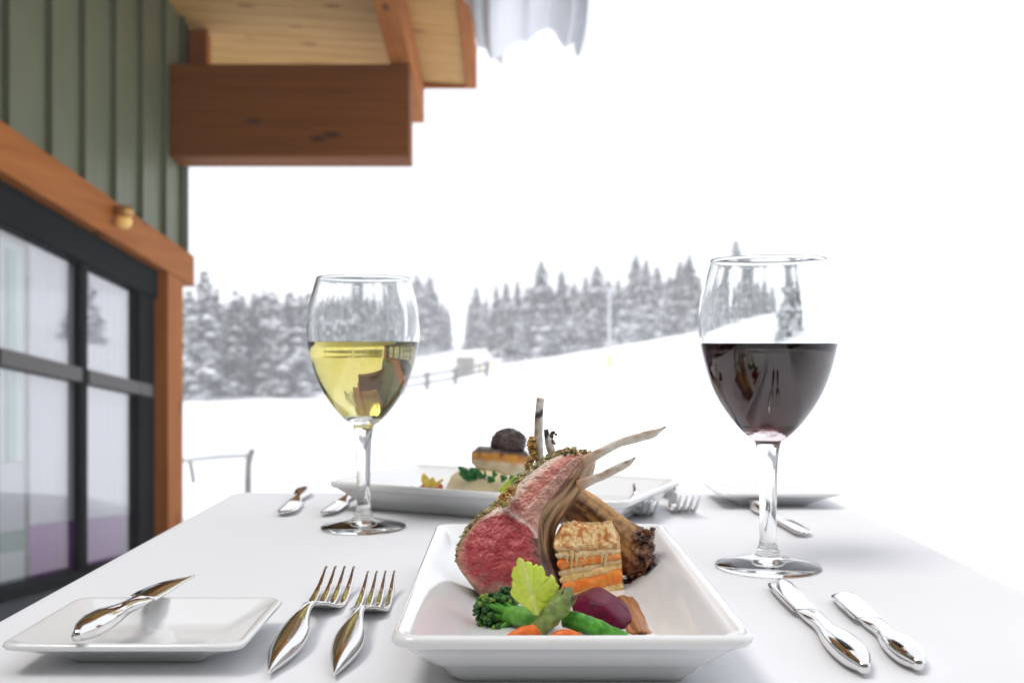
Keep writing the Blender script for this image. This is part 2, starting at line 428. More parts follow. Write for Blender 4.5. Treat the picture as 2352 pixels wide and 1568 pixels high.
# snow hanging over the eave
def cornice():
    out = [(1060, -40), (1078, 0), (1094, 78), (1111, 82), (1125, 113), (1145, 106), (1184, 72), (1215, 68), (1258, 36), (1278, 43), (1304, 85), (1326, 73), (1336, 108), (1345, 88), (1364, 60), (1381, 0), (1388, -60)]
    line = crom([(x, y, 0) for x, y in out], 70)
    line = [Vector((q.x + 4 * nz((q.x, q.y, 0), .11, 3), q.y + 6 * nz((q.x, q.y, 0), .09, 1), 0)) for q in line]
    secs = []
    m = 18
    for q in line:
        s = []
        for k in range(m + 1):
            d = -1 + 2 * k / m
            u = 1 - math.sqrt(max(0, 1 - abs(d) ** 2.6))
            dip = max(0, q.y) / 113
            Y = 6.35 + .60 * d
            bot = P(q.x, q.y, 6.35); top = P(lerp(q.x, 1230, .10), -260, 6.35)
            v = Vector((lerp(bot.x, top.x, u * .3), Y, bot.z + .20 * u))
            v.y += .12 * nz((v.x, 0, v.z), 1.6, 5)
            s.append(v)
        tz = P(0, -200, 6.35).z; zb, zf = s[-1].z, s[0].z
        s += [Vector((s[-1].x, s[-1].y - .05 * g_, lerp(zb, tz, g_))) for g_ in (.3, .65, 1)] + [Vector((s[0].x, s[0].y + .08 * g_ + .05 * nz((s[0].x, 0, g_), 2.0, 8), lerp(zf, tz, g_))) for g_ in (1, .8, .6, .4, .2)]
        secs.append(s)
    v, f, _ = loft(secs, cap=True, closed=True)
    return mesh('snow_cornice', v, f)
solo('snow_cornice', cornice(), m_snow, 'grey shaded lip of snow hanging off the lodge eave', 'snow')
# snow lying on the roof
V, Fc = [], []
xs = [-7 + .35 * i for i in range(20)] + [-.25, -.1, 0.02]
ts = [2.9 + .3 * i for i in range(20)] + [8.88]
for tt in ts:
    for X in xs:
        z = soff(min(X, -.2)) + .17 + (.38 + .05 * nz((X, tt, 0), .9)) * (1 - sstep(-.35, .03, X)) 
        V.append(B(X, tt, z))
n = len(xs)
Fc = [(j * n + i, j * n + i + 1, (j + 1) * n + i + 1, (j + 1) * n + i) for j in range(len(ts) - 1) for i in range(n - 1)]
solo('roof_snow', mesh('roof_snow', V, Fc), m_snow, 'thick white snow blanket lying on the lodge roof', 'snow')

# ------------------------------------------------------------------ conifers
def crown_mat():
    m = bpy.data.materials.new('snowy_needles'); m.use_nodes = True
    N, L = m.node_tree.nodes, m.node_tree.links; b = N['Principled BSDF']; b.inputs['Roughness'].default_value = .8
    g = N.new('ShaderNodeNewGeometry'); sx = N.new('ShaderNodeSeparateXYZ'); L.new(g.outputs['Normal'], sx.inputs[0])
    a = N.new('ShaderNodeMath'); a.operation = 'ABSOLUTE'; L.new(sx.outputs[2], a.inputs[0])
    tc = N.new('ShaderNodeTexCoord'); n = N.new('ShaderNodeTexNoise'); n.inputs['Scale'].default_value = 9; n.inputs['Detail'].default_value = 3
    L.new(tc.outputs['Object'], n.inputs['Vector'])
    ad = N.new('ShaderNodeMath'); ad.operation = 'ADD'; L.new(a.outputs[0], ad.inputs[0]); L.new(n.outputs[0], ad.inputs[1])
    mr = N.new('ShaderNodeMapRange'); mr.inputs[1].default_value = 1.05; mr.inputs[2].default_value = 1.42; L.new(ad.outputs[0], mr.inputs[0])
    mx = N.new('ShaderNodeMix'); mx.data_type = 'RGBA'; mx.inputs[6].default_value = (.03, .036, .035, 1); mx.inputs[7].default_value = (.80, .82, .85, 1)
    L.new(mr.outputs[0], mx.inputs[0]); L.new(mx.outputs[2], b.inputs['Base Color'])
    return m
m_crown = crown_mat()
m_bark = M('bark', (.07, .06, .055), rough=.9)
def crown_mesh(seed, slim):
    rnd = random.Random(seed); V, Fc = [], []
    lv = 22
    for i in range(lv):
        h = .10 + .89 * (i / (lv - 1)) ** .92
        rad = slim * (1 - h) ** .6 * rnd.uniform(.75, 1.2) + .012
        nb = max(4, int(10 * (1 - h) + 4))
        for j in range(nb):
            if rnd.random() < .13: continue
            a = 2 * math.pi * (j + rnd.random() * .8) / nb
            r = rad * rnd.uniform(.6, 1.2); dr = rnd.uniform(.25, .6)
            d = Vector((math.cos(a), math.sin(a), 0)); s = Vector((-d.y, d.x, 0))
            w = r * rnd.uniform(.28, .42) + .006
            k0 = len(V)
            for q in range(4):
                u = q / 3
                c = d * (r * u) + Vector((0, 0, h - r * dr * u * u * 1.3))
                ww = w * (.35 + 1.2 * u if u < .67 else .55 * (1.02 - u) * 3)
                V += [c - s * ww + Vector((0, 0, -ww * rnd.uniform(.5, 1.1))), c, c + s * ww + Vector((0, 0, -ww * rnd.uniform(.5, 1.1)))]
            for q in range(3):
                for e in range(2):
                    b0 = k0 + q * 3 + e
                    Fc.append((b0, b0 + 1, b0 + 4, b0 + 3))
            for q in range(5):
                u = rnd.uniform(.3, 1); c = d * (r * u) + s * rnd.uniform(-w, w) + Vector((0, 0, h - r * dr * u * u * 1.3 - .008))
                k0 = len(V); e = rnd.uniform(.008, .02)
                V += [c - s * e, c + s * e, c + Vector((0, 0, -rnd.uniform(.02, .05))) + d * rnd.uniform(-.01, .02)]
                Fc.append((k0, k0 + 1, k0 + 2))
    k0 = len(V); V += [Vector((-.006, 0, .96)), Vector((.006, 0, .96)), Vector((0, 0, 1.02))]; Fc.append((k0, k0 + 1, k0 + 2))
    me = bpy.data.meshes.new('crown'); me.from_pydata([tuple(v) for v in V], [], Fc); me.update()
    me.materials.append(m_crown); me['local'] = 1
    return me
crowns = [crown_mesh(s, w) for s, w in ((1, .19), (2, .24), (3, .16), (4, .26), (5, .14), (6, .21))]
v, f, _ = tube([(0, 0, -.08), (0, 0, .4), (0, 0, .95)], [.02, .014, .002], 7, 5)
trunk_me = mesh('trunk', v, f); trunk_me.materials.append(m_bark); trunk_me['local'] = 1
rt = random.Random(11)
def conifer(x, top, Y, label, group, var=None, fat=1.0):
    X = (x - CX) / F * Y
    g = ground(X, Y)
    Hh = EYE - (top + rt.uniform(-14, 12) - CY) / F * Y - g
    t = empty('conifer_tree', (X, Y, g), rt.uniform(0, 6), label, 'tree', group)
    fat *= rt.uniform(.75, 1.3)
    t.scale = (Hh * fat, Hh * fat, Hh)
    for nm, me in (('trunk', trunk_me), ('crown', crowns[rt.randrange(6) if var is None else var])):
        o = bpy.data.objects.new(nm, me); C.objects.link(o); o.parent = t
    return t
conifer(470, 622, 62, 'tall pointed conifer rising just right of the lodge corner post', 'conifers left of the white wine glass', 2)
gl = 'snow-dusted conifer between lodge and white wine glass'
for x, top, Y in [(435, 668, 66), (452, 690, 72), (497, 672, 68), (520, 690, 74), (540, 662, 66), (562, 690, 72), (583, 668, 67), (604, 655, 76), (625, 682, 68), (648, 690, 74), (668, 676, 66), (690, 688, 70),
                  (480, 700, 80), (555, 684, 84), (615, 690, 86), (660, 684, 84)]:
    conifer(x, top, Y, gl, 'conifers left of the white wine glass', fat=1.15)
gl = 'snow-dusted conifer behind the white wine glass bowl'
for x, top, Y in [(710, 676, 76), (733, 690, 82), (757, 672, 86), (780, 684, 88), (800, 660, 92), (824, 668, 94), (848, 690, 96), (872, 664, 96), (895, 684, 98), (918, 656, 100), (936, 668, 102), (770, 694, 80), (860, 694, 88)]:
    conifer(x, top, Y, gl, 'conifers behind the white wine glass', fat=1.2)
gl = 'snow-dusted conifer between white wine glass and ski run'
for x, top, Y in [(957, 640, 104), (972, 662, 106), (987, 640, 104), (1003, 684, 108), (1017, 682, 106), (1029, 710, 110)]:
    conifer(x, top, Y, gl, 'conifers beside the ski run', fat=1.15)
gl = 'frosted conifer between the ski run and red wine glass'
for i, (x, top) in enumerate([(1078, 690), (1094, 656), (1116, 694), (1140, 660), (1162, 650), (1188, 655), (1214, 644), (1243, 604), (1265, 650), (1290, 611), (1318, 640), (1345, 632), (1371, 620), (1396, 645), (1420, 640), (1440, 655),
                             (1460, 582), (1484, 606), (1510, 610), (1538, 630), (1562, 602), (1583, 588), (1604, 622)]):
    Y = 106 - 22 * sstep(1080, 1200, x) + rt.uniform(-4, 4)
    lab, var = gl, None
    if x == 1460: lab, var = 'slim tall conifer highest in the stand left of the red glass', 4
    if x == 1583: lab, var = 'broad dark conifer nearest the left side of the red wine glass', 1
    conifer(x, top, Y, lab, 'conifers in the right stand', var, fat=1.15)
gl = 'low frosted conifer at the snowy foot of the right stand'
for x in range(1175, 1600, 24):
    conifer(x + rt.uniform(-7, 7), rt.uniform(690, 735) - .06 * (x - 1175), 76 + rt.uniform(-3, 2), gl, 'low conifers edging the right stand', fat=1.35)
conifer(1690, 552, 84, 'tall conifer whose tip shows above the rim of the red glass', 'conifers behind the red wine glass', 2)
gl = 'grey conifer seen through the empty upper bowl of the red wine glass'
for x, top, Y in [(1640, 655, 82), (1660, 640, 80), (1708, 634, 86), (1728, 650, 84), (1752, 640, 86), (1778, 655, 88), (1870, 640, 46)]:
    conifer(x, top, Y, gl, 'conifers behind the red wine glass', fat=1.15)
conifer(1838, 622, 44, 'large dark near conifer seen through the red wine glass', 'conifers behind the red wine glass', 3, 1.2)

ORD = ['first', 'second', 'third', 'fourth', 'fifth', 'sixth', 'seventh', 'eighth', 'ninth', 'tenth', 'eleventh', 'twelfth', 'thirteenth', 'fourteenth', 'fifteenth', 'sixteenth', 'seventeenth', 'eighteenth', 'nineteenth', 'twentieth', 'twenty-first', 'twenty-second']
same = {}
for o in C.objects:
    if o.name.startswith('conifer_tree'): same.setdefault(o['label'], []).append(o)
for lab, lst in same.items():
    if len(lst) < 2: continue
    for k, o in enumerate(sorted(lst, key=lambda q: q.location.x / q.location.y)):
        o['label'] = ORD[k] + ' from left: ' + lab
# ------------------------------------------------------------------ small things on the snow
def at_ground(x, Y):
    X = (x - CX) / F * Y
    return Vector((X, Y, ground(X, Y)))
m_gwood = M('weathered_wood', (.20, .19, .18), rough=.85, var=(6, .2))
fe = empty('rail_fence', at_ground(1000, 52), 0, 'weathered rail fence in the snow right of the white wine glass', 'fence')
pts = [at_ground(x, Y) for x, Y in ((925, 50), (981, 51), (1046, 53), (1118, 56))]
for p in pts:
    add('post', abox('post', p.x - .10, p.x + .10, p.y - .1, p.y + .1, p.z - .3, p.z + .85, .01), m_gwood, fe)
for a, b_ in zip(pts[:-1], pts[1:]):
    for h in (.35, .72):
        v, f, _ = tube([a + Vector((0, -.13, h)), (a + b_) / 2 + Vector((0, -.13, h - .02)), b_ + Vector((0, -.13, h))], [.07, .06, .07], 8, 6)
        add('rail', mesh('rail', v, f), m_gwood, fe)
p = at_ground(1070, 62)
hut = empty('ski_hut', p, 0, 'small grey-green hut with snowy roof beyond the rail fence', 'hut')
add('wall', abox('wall', p.x - .55, p.x + .5, p.y - .4, p.y + .4, p.z - .3, p.z + 1.05, .01), M('hut_boards', (.26, .26, .22), rough=.8, var=(4, .2)), hut)
add('roof', boxm('roof', [Vector(q) for q in ((p.x - .7, p.y - .5, p.z + 1.06), (p.x + .65, p.y - .5, p.z + 1.06), (p.x + .65, p.y + .5, p.z + 1.06), (p.x - .7, p.y + .5, p.z + 1.06), (p.x - .6, p.y - .25, p.z + 1.4), (p.x + .55, p.y - .25, p.z + 1.4), (p.x + .55, p.y + .25, p.z + 1.4), (p.x - .6, p.y + .25, p.z + 1.4))], .05), m_snow, hut)
add('door', abox('door', p.x - .15, p.x + .15, p.y - .43, p.y - .405, p.z, p.z + .8), m_gwood, hut)
m_yel = M('yellow_pad', (.72, .58, .30), rough=.6)
for x, Y, s, lab in ((1102, 62, .14, 'pale yellow marker block in the snow right beside the hut'), (1121, 64, .17, 'tan padded marker standing in the snow farther from the hut')):
    p = at_ground(x, Y)
    v, f, _ = tube([p + Vector((0, 0, -.1)), p + Vector((0, 0, .3)), p + Vector((0, 0, .55))], [s, s, s * .9], 10, 6)
    solo('marker_block', mesh('marker_block', v, f), m_yel, lab, 'marker', 'yellow markers near the hut')
p = at_ground(1400, 44)
pole = empty('lift_pole', p, 0, 'slender pale pole with yellow padded base before the right tree stand', 'pole')
v, f, _ = tube([p + Vector((0, 0, -.2)), p + Vector((0, 0, 1.5)), p + Vector((0, 0, 3.3))], [.075, .065, .055], 10, 6)
add('shaft', mesh('shaft', v, f), M('galvanised', (.55, .57, .6), rough=.5, metal=.3), pole)
v, f, _ = tube([p + Vector((0, 0, -.1)), p + Vector((0, 0, .3)), p + Vector((0, 0, .55))], [.12, .12, .11], 12, 6)
add('pad', mesh('pad', v, f), m_yel, pole)
v, f, _ = tube([p + Vector((-.25, 0, 3.2)), p + Vector((.25, 0, 3.2))], [.04, .04], 8, 4)
add('cross_arm', mesh('cross_arm', v, f), MATS['galvanised'], pole)
# snowed-in rail next to the lodge
Yr = 15.4
ra = empty('snowy_railing', at_ground(510, Yr), 0, 'thin grey railing half buried in snow beside the corner post', 'railing')
def wp(x, y, Y=Yr): return P(x, y, Y)
g0 = at_ground(565, Yr).z
v, f, _ = tube([Vector((wp(569, 1100).x, Yr, g0 - .1)), wp(570, 1080), wp(573, 1052), wp(581, 1032)], [.055, .05, .05, .045], 8, 12)
add('post', mesh('post', v, f), m_gwood, ra)
v, f, _ = tube([wp(445, 1110), wp(441, 1085), wp(436, 1058)], [.03, .03, .03], 8, 8)
add('post', mesh('post', v, f), m_gwood, ra)
v, f, _ = tube([wp(395, 1062), wp(440, 1056), wp(500, 1050), wp(573, 1046)], [.035, .035, .04, .035], 8, 14)
add('rail', mesh('rail', v, f), M('frosted_rail', (.45, .46, .47), rough=.8), ra)
p = T(0, 1500); 
pr = at_ground(428, 8.3)
v, f, _ = blob((pr.x, pr.y, pr.z + .08), .1, 3, .35, 3, sq=(1, 1, .7))
solo('red_pad', mesh('red_pad', v, f), M('faded_red_vinyl', (.65, .20, .16), rough=.5), 'small faded red pad on the snow at the foot of the corner post', 'pad')

# ------------------------------------------------------------------ table
TX0, TX1, TY0, TY1 = -.277, .308, .22, 1.065
tb = empty('dining_table', (.015, .64, 0), 0, 'tall square dining table hidden under the white cloth', 'table')
add('tabletop', abox('tabletop', TX0 + .006, TX1 - .006, TY0 + .006, TY1 - .006, TZ - .03, TZ - .002, .003), w_x, tb)
for x in (TX0 + .05, TX1 - .05):
    for y in (TY0 + .06, TY1 - .06):
        add('leg', abox('leg', x - .022, x + .022, y - .022, y + .022, 0.0, TZ - .031, .003), w_z, tb)
def cloth():
    ring = []
    r, n = .009, 6
    for cx_, cy_, a0 in ((TX1 - r, TY0 + r, -90), (TX1 - r, TY1 - r, 0), (TX0 + r, TY1 - r, 90), (TX0 + r, TY0 + r, 180)):
        for i in range(n + 1):
            a = R(a0 + 90 * i / n); ring.append((cx_ + r * math.cos(a), cy_ + r * math.sin(a), math.cos(a), math.sin(a)))
    dense = []
    for i in range(len(ring)):
        a, b_ = ring[i], ring[(i + 1) % len(ring)]
        L_ = math.hypot(b_[0] - a[0], b_[1] - a[1]); m = max(1, int(L_ / .03))
        for k in range(m):
            u = k / m; dense.append(tuple(lerp(a[q], b_[q], u) for q in range(4)))
    secs = []
    mid = ((TX0 + TX1) / 2, (TY0 + TY1) / 2)
    for s in (.02, .3, .6, .8, .92, .97):
        secs.append([Vector((lerp(mid[0], x, s), lerp(mid[1], y, s), TZ)) for x, y, a, b_ in dense])
    for d, z in ((.004, 0), (.0013, -.0008), (-.0002, -.003), (-.0008, -.008), (-.001, -.02)):
        secs.append([Vector((x - a * d, y - b_ * d, TZ + z)) for x, y, a, b_ in dense])
    for dz in (.05, .1, .16, .22, .28):
        s = []
        for i, (x, y, a, b_) in enumerate(dense):
            w = dz * .13 * (math.sin(i * .55) * .6 + math.sin(i * .23 + 1) * .6 + 1.0)
            s.append(Vector((x + a * w, y + b_ * w, TZ - dz)))
        secs.append(s)
    v, f, _ = loft(secs, cap=False)
    k = len(v); v.append(Vector((mid[0], mid[1], TZ))); nn = len(dense)
    for j in range(nn): f.append((j, (j + 1) % nn, k))
    return mesh('tablecloth', v, f)
solo('tablecloth', cloth(), m_cloth, 'smooth white tablecloth draped over the dining table', 'tablecloth')

# ------------------------------------------------------------------ plates
def rrect(w, l, r, n=6):
    out = []
    for sx, sy, a0 in ((1, -1, -90), (1, 1, 0), (-1, 1, 90), (-1, -1, 180)):
        for i in range(n + 1):
            a = R(a0 + 90 * i / n)
            out.append((sx * (w / 2 - r) + r * math.cos(a), sy * (l / 2 - r) + r * math.sin(a)))
    return out
def dish(w, l, prof, r0):
    secs = []
    for ins, z in prof:
        secs.append([Vector((x, y, z)) for x, y in rrect(w - 2 * ins, l - 2 * ins, max(.003, r0 - ins * .15))])
    v, f, _ = loft(secs, cap=True)
    me = mesh('dish', v, f); me['local'] = 1
    return me
PW, PL = .154, .280
platter_prof = [(.0285, .0012), (.0265, 0), (.0255, .0006), (.0225, .0035), (.0195, .0075), (.0175, .0088), (.0150, .0105), (.0085, .0165), (.0035, .0205), (.0010, .0216), (.0002, .0230), (0, .0243), (.0006, .0258), (.0018, .0266), (.0032, .0267), (.0048, .0260),
                (.0100, .0228), (.0200, .0150), (.0290, .0088), (.0325, .0074), (.0360, .0069), (.05, .0066)]
p_me = dish(PW, PL, platter_prof, .010); p_me.materials.append(m_china)
def plate(name, me, loc, rz, label, group):
    o = bpy.data.objects.new(name, me); C.objects.link(o); o.location = loc; o.rotation_euler = (0, 0, rz)
    return tag(o, label, 'plate', group)
plate('platter', p_me, (.0256, .585, TZ), 0, 'white rectangular platter holding the lamb chops in the foreground', 'rectangular platters')
plate('platter', p_me, (-.005, .952, TZ), R(-25.1 + 90), 'white rectangular platter turned aslant behind, holding the fish', 'rectangular platters')
bp_prof = [(.026, .001), (.0245, 0), (.0235, .0006), (.0215, .0025), (.017, .0050), (.009, .0088), (.003, .0112), (.0008, .0120), (0, .0132), (.0005, .0144), (.0015, .0150), (.0026, .0150), (.004, .0145), (.012, .0102), (.021, .0056), (.026, .0042), (.03, .0040)]
b_me = dish(.110, .090, bp_prof, .008); b_me.materials.append(m_china)
plate('bread_plate', b_me, (-.175, .520, TZ), 0, 'small white bread plate at lower left with a knife across it', 'bread plates')
plate('bread_plate', b_me, (.239, .994, TZ), 0, 'small empty white bread plate behind the red wine glass', 'bread plates')

# ------------------------------------------------------------------ wine glasses
def glass_mat():
    m = bpy.data.materials.new('clear_glass'); m.use_nodes = True
    b = m.node_tree.nodes['Principled BSDF']; b.inputs['Transmission Weight'].default_value = 1
    b.inputs['Roughness'].default_value = 0; b.inputs['IOR'].default_value = 1.5; b.inputs['Base Color'].default_value = (.975, .99, .985, 1)
    return m
m_glass = glass_mat()
def wine_mat(name, col, absorb):
    m = bpy.data.materials.new(name); m.use_nodes = True
    N, L = m.node_tree.nodes, m.node_tree.links
    b = N['Principled BSDF']; b.inputs['Transmission Weight'].default_value = 1
    b.inputs['Roughness'].default_value = 0; b.inputs['IOR'].default_value = 1.34; b.inputs['Base Color'].default_value = (1, 1, 1, 1)
    a = N.new('ShaderNodeVolumeAbsorption'); a.inputs[0].default_value = (*col, 1); a.inputs[1].default_value = absorb
    L.new(a.outputs[0], N['Material Output'].inputs['Volume'])
    return m
bowl_o = [(.0090, .084), (.0135, .0872), (.0197, .0933), (.0262, .1015), (.0324, .111), (.0372, .121), (.0408, .1315), (.0435, .142), (.0453, .152), (.0460, .160), (.0459, .168), (.0447, .178), (.0425, .188), (.0398, .198), (.0380, .2042)]
stem_o = [(.0001, .0008), (.020, .0012), (.0335, 0), (.0345, .0006), (.0347, .0014), (.0340, .0022), (.026, .0042), (.016, .0064), (.0095, .0079), (.0083, .0086), (.0082, .0098), (.0078, .0106), (.0080, .0114), (.0072, .0126), (.0060, .0150), (.0055, .020), (.0056, .040), (.0061, .062), (.0066, .072), (.0076, .079), (.0083, .0825)]
def inner_prof():
    pr = [(.0380 - .0005, .2047), (.0380 - .0015, .2043)]
    bo = [(r, z) for r, z in bowl_o][::-1]
    for r, z in bo[1:]:
        if z < .0975: break
        pr.append((r - .0018 - .0003 * (1 - sstep(.09, .12, z)), z + .0004))
    pr += [(.0185, .0950), (.0150, .0933), (.0095, .0922), (.0001, .0918)]
    return pr
INN = inner_prof()
def rin(z):
    for (r0, z0), (r1, z1) in zip(INN[:-1], INN[1:]):
        if z1 <= z <= z0: return lerp(r1, r0, (z - z1) / (z0 - z1 + 1e-9))
    return .001
v, f, _ = lathe(stem_o + [tuple(q[:2]) for q in crom([(r, z, 0) for r, z in bowl_o], 40)] + [tuple(q[:2]) for q in crom([(r, z, 0) for r, z in INN], 44)], 72)
glass_me = mesh('glass_bowl', v, f); glass_me['local'] = 1; glass_me.materials.append(m_glass)
def wine_mesh(level):
    zs = [z for r, z in INN if z < level - .001][::-1]
    prof = []
    for r, z in [q for q in INN if q[1] < level - .001][::-1]:
        prof.append((r + .00018 if r > .001 else r, z - .00012))
    rl = rin(level)
    prof = [(prof[0][0], prof[0][1])] + [tuple(q[:2]) for q in crom([(a, b_, 0) for a, b_ in prof], 30)][1:]
    prof += [(rl + .00018, level), (rl - .0008, level - .0003), (rl - .003, level - .0005), (rl * .5, level - .0005), (.0001, level - .0005)]
    v, f, _ = lathe(prof, 72)
    me = mesh('wine', v, f); me['local'] = 1
    return me
def wineglass(loc, sc, label, level, wmat):
    g = empty('wine_glass', loc, 0, label, 'glass', 'stemmed wine glasses'); g.scale = (sc, sc, sc)
    add('glass_body', glass_me, m_glass, g)
    w = wine_mesh(level); w.materials.append(wmat)
    o = bpy.data.objects.new('wine', w); C.objects.link(o); o.location = Vector(loc) + Vector((0, 0, 0)); o.scale = (sc, sc, sc)
    return o
p = T(1764, 1303)
o = wineglass((p.x, p.y, TZ), 1.0, 'tall stemmed glass of dark red wine at right', .1488, wine_mat('red_wine', (.87, .0, .05), 560))
tag(o, 'dark red wine filling the right-hand glass', 'wine')
p = T(835, 1213)
o = wineglass((p.x, p.y, TZ), .985, 'stemmed glass of pale white wine at left, reflecting the lodge', .1522, wine_mat('white_wine', (.88, .80, .24), 30))
tag(o, 'pale golden white wine filling the left-hand glass', 'wine')

# ------------------------------------------------------------------ cutlery
def section(y, zc, w, th, n=14, e=1.0, xo=0.0, flat=False):
    s = []
    for j in range(n):
        t = 2 * math.pi * j / n
        cx_, sz_ = math.cos(t), math.sin(t)
        x = math.copysign(abs(cx_) ** e, cx_) * w / 2
        z = math.copysign(abs(sz_) ** e, sz_) * th / 2
        s.append(Vector((x + xo, y, zc + z)))
    return s
def make_fork(label, group):
    f0 = empty('fork', (0, 0, 0), 0, label, 'fork', group)
    pr = crom([(.0006, .0030, .0015), (.0070, .0042, .0060), (.0130, .0052, .0085), (.0160, .0060, .0092), (.0150, .0075, .0085), (.0105, .0095, .0068), (.0062, .0112, .0045), (.0052, .0112, .0034), (.0075, .0085, .0028)], 40)
    ys = [lerp(0, .104, i / 39) for i in range(40)]
    ys = [.104 * (i / 39) for i in range(40)]
    v, f, _ = loft([section(ys[i], pr[i].y, pr[i].x, pr[i].z, 16, .9) for i in range(40)])
    add('handle', mesh('handle', v, f), m_steel, f0)
    def zf(y): 
        return crom([(0, .0085, 0), (0, .0030, 0), (0, .0014, 0), (0, .0030, 0), (0, .0070, 0), (0, .0125, 0)], 51)[int(max(0, min(50, (y - .104) / .076 * 50)))].y
    hd = [(.104, .0075), (.108, .0125), (.112, .0190), (.117, .0222), (.123, .0228), (.129, .0230)]
    hd = crom([(a, b_, 0) for a, b_ in hd], 16)
    v, f, _ = loft([section(q.x, zf(q.x), q.y, lerp(.0028, .0018, i / 15), 14, .6) for i, q in enumerate(hd)])
    add('head', mesh('head', v, f), m_steel, f0)
    for k in range(4):
        xc = (-1.5 + k) * .0060
        secs = []
        for i in range(14):
            u = i / 13; y = lerp(.1285, .180, u)
            secs.append(section(y, zf(y), lerp(.0051, .0017, u ** 1.6), lerp(.0018, .0010, u), 10, .6, lerp(xc, xc * .94, u)))
        v, f, _ = loft(secs)
        add('tine', mesh('tine', v, f), m_steel, f0)
    return f0
fk = make_fork('large dinner fork nearer the bread plate at lower left', 'forks')
fk.location = (-.108, .472, TZ); fk.rotation_euler = (0, 0, R(-1))
f2 = copy_tree(fk); f2.location = (-.0785, .470, TZ); f2.rotation_euler = (0, 0, R(0)); f2.scale = (.93, .955, .95)
f2['label'] = 'slightly smaller fork right beside the lamb platter'
f3 = copy_tree(fk); f3.location = (.1115, 1.053, TZ); f3.rotation_euler = (0, 0, R(180)); f3.scale = (1, 1, 1.6); f3['label'] = 'fork beneath the right corner of the fish platter, tines toward the viewer'
f4 = copy_tree(fk); f4.location = (.1500, 1.062, TZ); f4.rotation_euler = (0, 0, R(180)); f4.scale = (.95, .92, 1.6); f4['label'] = 'far fork between the fish platter and the empty bread plate'
def make_knife(L_, label, group, pointed=False):
    k0 = empty('table_knife', (0, 0, 0), 0, label, 'knife', group)
    s = L_ / .18
    hp = crom([(.0050, .0052, .0050), (.0130, .0056, .0088), (.0160, .0058, .0100), (.0160, .0056, .0098), (.0140, .0052, .0085), (.0105, .0048, .0070), (.0095, .0045, .0062), (.0120, .0042, .0048), (.0135, .0042, .0022)], 40)
    v, f, _ = loft([section(.104 * s * i / 39, hp[i].y, hp[i].x * (.85 + .15 * s), hp[i].z, 16, .8) for i in range(40)])
    add('handle', mesh('handle', v, f), m_steel, k0)
    n = 24; secs = []
    for i in range(n):
        u = i / (n - 1); y = lerp(.1035 * s, L_, u)
        if pointed: lft = -.0085 + .0158 * u ** 2.6; rgt = .0078
        else:
            lft = -(.0085 + .0012 * math.sin(u * math.pi)) * (1 - max(0, (u - .78) / .22) ** 2.2 * .95)
            rgt = .0062 * (1 - max(0, (u - .86) / .14) ** 2 * .9)
        w = max(.0008, rgt - lft)
        secs.append([Vector((lft, y, .0042)), Vector((lft + w * .25, y, .0047)), Vector((lft + w * .8, y, .0052)), Vector((rgt, y, .0050)), Vector((rgt, y, .0036)), Vector((lft + w * .8, y, .0033)), Vector((lft + w * .25, y, .0037))])
    v, f, _ = loft(secs)
    add('blade', mesh('blade', v, f), m_steel, k0)
    return k0
kn = make_knife(.182, 'long dinner knife in front of the red wine glass', 'knives')
kn.location = (.1570, .474, TZ - .0004); kn.rotation_euler = (0, 0, R(-2))
k2 = make_knife(.145, 'short butter knife rightmost on the cloth beside the dinner knife', 'knives')
k2.location = (.1830, .479, TZ - .0004); k2.rotation_euler = (0, 0, R(-4))
k3 = copy_tree(k2); k3.location = (-.203, 1.055, TZ - .0004); k3.rotation_euler = (0, 0, R(183)); k3['label'] = 'leftmost far knife, blade toward the viewer, left of the white wine glass'
k4 = copy_tree(kn); k4.location = (-.152, 1.060, TZ - .0004); k4.rotation_euler = (0, 0, R(177)); k4.scale = (.9, .83, .9); k4['label'] = 'far knife lying behind the stem of the white wine glass'
k5 = copy_tree(k2); k5.location = (.2160, .958, TZ - .0004); k5.rotation_euler = (0, 0, R(183)); k5['label'] = 'knife behind the stem of the red wine glass'
k6 = make_knife(.122, 'pointed small knife resting across the lower-left bread plate', 'knives', True)
k6.location = (-.1945, .474, TZ + .0142); k6.rotation_euler = (R(.5), R(8), R(-4)); k6.scale = (.86, 1.04, .95)

